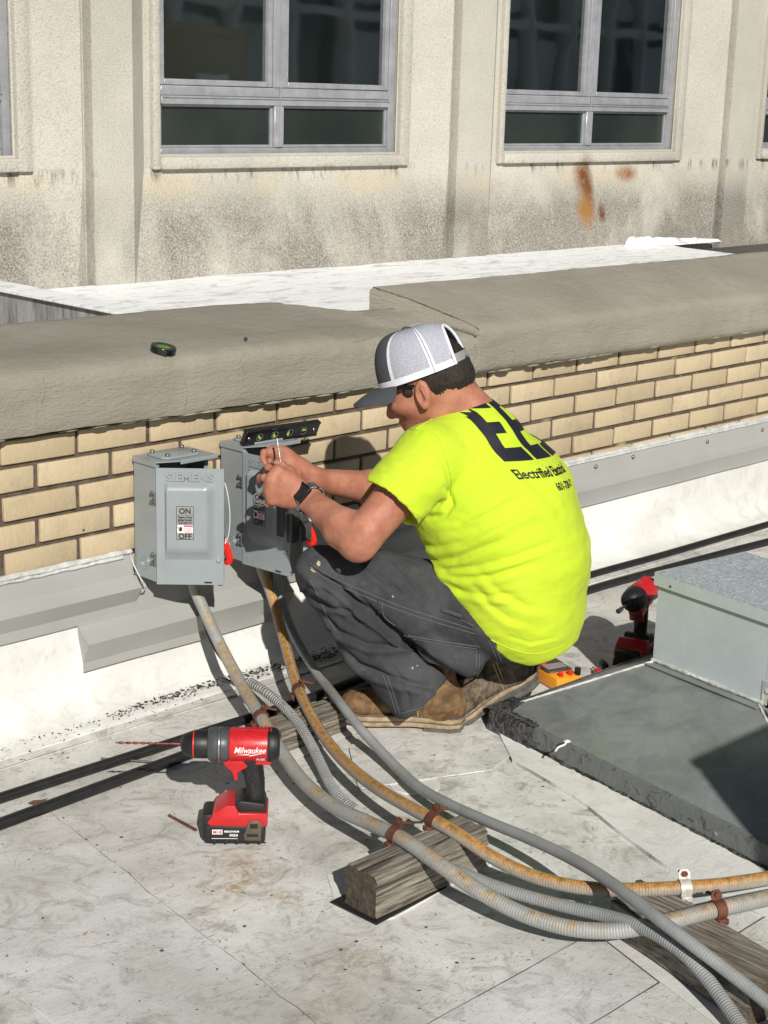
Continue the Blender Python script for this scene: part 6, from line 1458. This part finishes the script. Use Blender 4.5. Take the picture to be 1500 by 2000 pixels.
def glyphE(x, w_, h, s): return ([(x, 0, 0), (x+w_, 0, 0), (x+w_, s, 0), (x+s, s, 0), (x+s, h*0.42, 0), (x+w_*0.8, h*0.42, 0), (x+w_*0.8, h*0.42+s*0.95, 0), (x+s, h*0.42+s*0.95, 0), (x+s, h-s, 0), (x+w_*0.96, h-s, 0), (x+w_*0.96, h, 0), (x, h, 0)], [(0, 1, 2, 3), (0, 3, 8, 10, 11), (8, 9, 10), (4, 5, 6, 7)])
def rects(L): 
    V = []; F = []
    for x0, x1, y0, y1 in L: n = len(V); V += [(x0, y0, 0), (x1, y0, 0), (x1, y1, 0), (x0, y1, 0)]; F.append((n, n+1, n+2, n+3))
    return (V, F)
def EE(x, w_, h, s): return rects([(x, x+s, 0, h), (x+s, x+w_, 0, s), (x+s, x+w_*0.82, h*0.42, h*0.42+s*0.9), (x+s, x+w_, h-s, h)])
def SS(x, w_, h, s): return rects([(x, x+w_, 0, s), (x+w_-s, x+w_, s, h*0.42), (x, x+w_, h*0.42, h*0.42+s), (x, x+s, h*0.42+s, h-s), (x, x+w_, h-s, h)])
LH = 0.138
prn = [wrap(EE(0, 0.070, LH, 0.027)), wrap(EE(0.080, 0.070, LH, 0.027)), wrap(SS(0.160, 0.070, LH, 0.026)),
       wrap(xf(text_geom('Electrified Electrical', 0.028, 0, bold=0.0006, align='LEFT', sx=0.84), T(-0.006, -0.036, 0))), wrap(xf(text_geom('601-720-12', 0.023, 0, bold=0.0005, align='LEFT', sx=0.84), T(0.075, -0.066, 0)))]
for nm_, g_ in zip(('print_letter', 'print_letter', 'print_letter', 'print_line', 'print_line'), prn):
    if g_[1]: tag(mk(nm_, g_, M['shirt_ink'], shirt, smooth=80))
# ---- watch on the left wrist
wd_ = (WRL-ELL_)/np.linalg.norm(WRL-ELL_); wc = WRL-wd_*0.006; wn_ = CAM-wc; wn_ -= wd_*(wn_@wd_); wn_ /= np.linalg.norm(wn_)
wn_ = wn_*0.93-np.cross(wd_, wn_)*0.1+PU*0.15; wn_ -= wd_*(wn_@wd_); wn_ /= np.linalg.norm(wn_); ws = np.cross(wn_, wd_)
wt = thing('watch', None, None); wt.parent = man; wt.location = -man.location; wt['label'] = 'black smartwatch on a steel link bracelet'
rw = 0.0335; WM = frame(wc+wn_*rw*0.98, ws, wd_, wn_)
mk('watch_case', xf(box(-0.021, 0.021, -0.0235, 0.0235, -0.003, 0.009, 0.005, 3), WM), M['blackgloss'], wt)
mk('watch_screen', xf(box(-0.0165, 0.0165, -0.019, 0.019, 0.0091, 0.0096, 0.0002), WM), M['ink'], wt)
for k in range(26):
    a = R_(38)+R_(284)*k/25; p_ = wc+wn_*math.cos(a)*rw+ws*math.sin(a)*rw
    rdir = wn_*math.cos(a)+ws*math.sin(a); tdir = np.cross(wd_, rdir)
    w_ = 0.011 if 4 < k < 21 else 0.012
    mk('link', xf(box(-w_, w_, -0.0030, 0.0030, 0.0, 0.0030, 0.0007), frame(p_, wd_, tdir, rdir)), M['steel'] if k % 9 != 4 else M['blackgloss'], wt)
# ---- boots
def boot_geom():
    def f(P):
        d = ccone(P, (0.045, 0, 0.062), (0.185, 0, 0.052), 0.040, 0.036)
        d = smin(d, ell(P, (0.235, 0.002, 0.048), (0.058, 0.046, 0.032)), 0.03)
        d = smin(d, ccone(P, (0.060, 0, 0.065), (0.075, 0, 0.20), 0.041, 0.047, 1.0), 0.04)
        d = smin(d, ell(P, (0.040, 0, 0.050), (0.042, 0.036, 0.040)), 0.02)
        d = smax(d, -(P[2]-0.022)+0*P[0]+0*P[1], 0.004)
        return smax(d, (P[2]-0.205)+0*P[0]+0*P[1], 0.004)
    up = sdf_geom(f, (-0.03, -0.07, 0.0), (0.32, 0.07, 0.23), 0.0035)
    def outline(g):
        return [(0.000-g, 0.0), (0.006-g*.7, 0.024+g*.7), (0.03, 0.036+g), (0.075, 0.034+g), (0.12, 0.032+g), (0.165, 0.040+g), (0.21, 0.048+g), (0.25, 0.047+g), (0.28+g*.6, 0.034+g*.6), (0.294+g, 0.012), (0.296+g, -0.008), (0.285+g*.6, -0.03-g*.5),
                (0.25, -0.042-g), (0.21, -0.043-g), (0.165, -0.035-g), (0.12, -0.030-g), (0.075, -0.033-g), (0.03, -0.036-g), (0.006-g*.7, -0.024-g*.7)]
    welt = extr(outline(0.003), 0.020, 0.032, 0.002); sole = extr([p for p in outline(0.0)], 0.006, 0.0198, 0.002)
    heel = extr([p for p in outline(0.001) if p[0] < 0.09]+[], -0.0, 0.0195, 0.002) if 0 else extr([(-0.001, 0), (0.006, 0.025), (0.03, 0.037), (0.092, 0.035), (0.092, -0.034), (0.03, -0.037), (0.006, -0.025)], -0.008, 0.0056, 0.002)
    return up, welt, sole, heel
UPg, WEg, SOg, HEg = boot_geom()
def boot(base, fdir, pitch, flip=1, lab=None, lm='leather', hm='sole'):
    fx = Vector(fdir).normalized(); sx_ = Vector((-fx.y, fx.x, 0)); 
    Mb = frame(base, fx, sx_*flip*1.0, Vector((0, 0, 1))) 
    Rp = Matrix.Translation(Vector(base)) @ Matrix(((fx.x, sx_.x, 0, 0), (fx.y, sx_.y, 0, 0), (0, 0, 1, 0), (0, 0, 0, 1))) @ T(0.20, 0, 0.008) @ Matrix.Rotation(pitch, 4, 'Y') @ T(-0.20, 0, 0)
    o = mk('boot', xf(UPg, Rp), M[lm], man, smooth=180); smooth_mesh(o, 2)
    mev = o.data
    Ri = Rp.inverted()
    for v in mev.vertices:
        q = Ri @ (v.co+wloc(o)); k = math.exp(-((q.x-0.13)/0.055)**2)*min(1, max(0, (q.z-0.04)/0.03))
        v.co += v.normal*(0.0030*k*math.sin(q.x*330+q.z*140)+0.0012*noise.noise((q.x*60, q.y*60, q.z*60)))
    if lab: o['label'] = lab
    mk('welt', xf(WEg, Rp), M['sole'], o); mk('sole', xf(SOg, Rp), M[hm], o); mk('heel_block', xf(HEg, Rp), M['heel'], o)
    ol = [(0.0-0.003, 0.0), (0.004, 0.026), (0.03, 0.0385), (0.075, 0.0365), (0.12, 0.0345), (0.165, 0.0425), (0.21, 0.0505), (0.25, 0.0495), (0.282, 0.036), (0.297, 0.012), (0.299, -0.008), (0.287, -0.032), (0.25, -0.0445), (0.21, -0.0455), (0.165, -0.0375), (0.12, -0.0325), (0.075, -0.0355), (0.03, -0.0385), (0.004, -0.026), (-0.003, 0.0)]
    mk('welt_groove', xf(join(tube([(a, b, 0.0335) for a, b in ol], 0.0020, 6, 0.01), tube([(a, b, 0.0200) for a, b in ol], 0.0014, 6, 0.01)), Rp), M['heel'], o)
    mk('pull_seam', join(*[xf(tube([(x_+0.0, s*0.037, 0.036), (x_+0.004, s*0.042, 0.07), (x_+0.008, s*0.046, 0.12)], 0.0016, 5, 0.01), Rp) for x_ in (0.096, 0.105) for s in (-1, 1)]), M['sole'], o)
    return o
hl_ = onZ(903, 1440, 0.0); te = onZ(660, 1424, 0.0); fd = (te-hl_)/np.linalg.norm(te-hl_)
perp = np.array([fd[1], -fd[0], 0])                # away from the camera
if perp@(CAM-hl_) > 0: perp = -perp
boot(tuple(hl_+perp*0.040+np.array([0, 0, 0.0])), fd, 0.0)
toeR = onZ(912, 1414, 0.0); hr = pj(1072, 1350, -0.10)
fr2 = np.array([toeR[0]-hr[0], toeR[1]-hr[1], 0]); fr2 /= np.linalg.norm(fr2)
b2_ = toeR-fr2*0.20+perp*0.03
boot(tuple(b2_), fr2, R_(22), lm='leather_grey', hm='heel', lab='boot with its heel raised and black heel block showing')
# ---- screwdriver held in the hands
a_, b_ = pj(541, 858, .085), pj(551, 922, .100)
sdv = thing('screwdriver', 'slim steel screwdriver pointing up out of the man\'s hands at the open box', 'screwdriver', tuple(b_))
mk('shaft', tube([a_, a_*0.5+b_*0.5, b_], 0.0026, 8, 0.01), M['steel'], sdv); mk('tip', tube([a_+(a_-b_)*0.02, a_], 0.0034, 8, smoothpath=False), M['steel'], sdv)
mk('handle', tube([b_, b_+(b_-a_)*0.5, b_+(b_-a_)*1.0], 0.010, 12, 0.01), M['black'], sdv)
kq = pj(557, 911, .088); tag(mk('mounting_tab', xf(box(-0.007, 0.007, -0.0015, 0.0015, -0.009, 0.009, 0.0005), frame(kq, -PF, PL, PU)), M['alum']), 'small square grey metal tab held upright between the hands', 'bracket')

# ---- groups of like things
for pre, g_ in (('conduit_clamp', 'clamps holding the conduits'), ('conduit', 'conduits crossing the roof'), ('armoured_conduit', 'conduits crossing the roof'), ('timber_block', 'timbers under the conduits'),
                ('safety_switch', 'switch boxes on the parapet'), ('wall_flashing', 'metal flashings along the parapet'), ('cable', 'black cables on the roof'), ('screwdriver', 'screwdrivers'), ('leaf', 'dry leaves on the roof')):
    for o_ in S.objects:
        if o_.parent is None and 'category' in o_.keys() and o_.name.split('.')[0] == pre: o_['group'] = g_
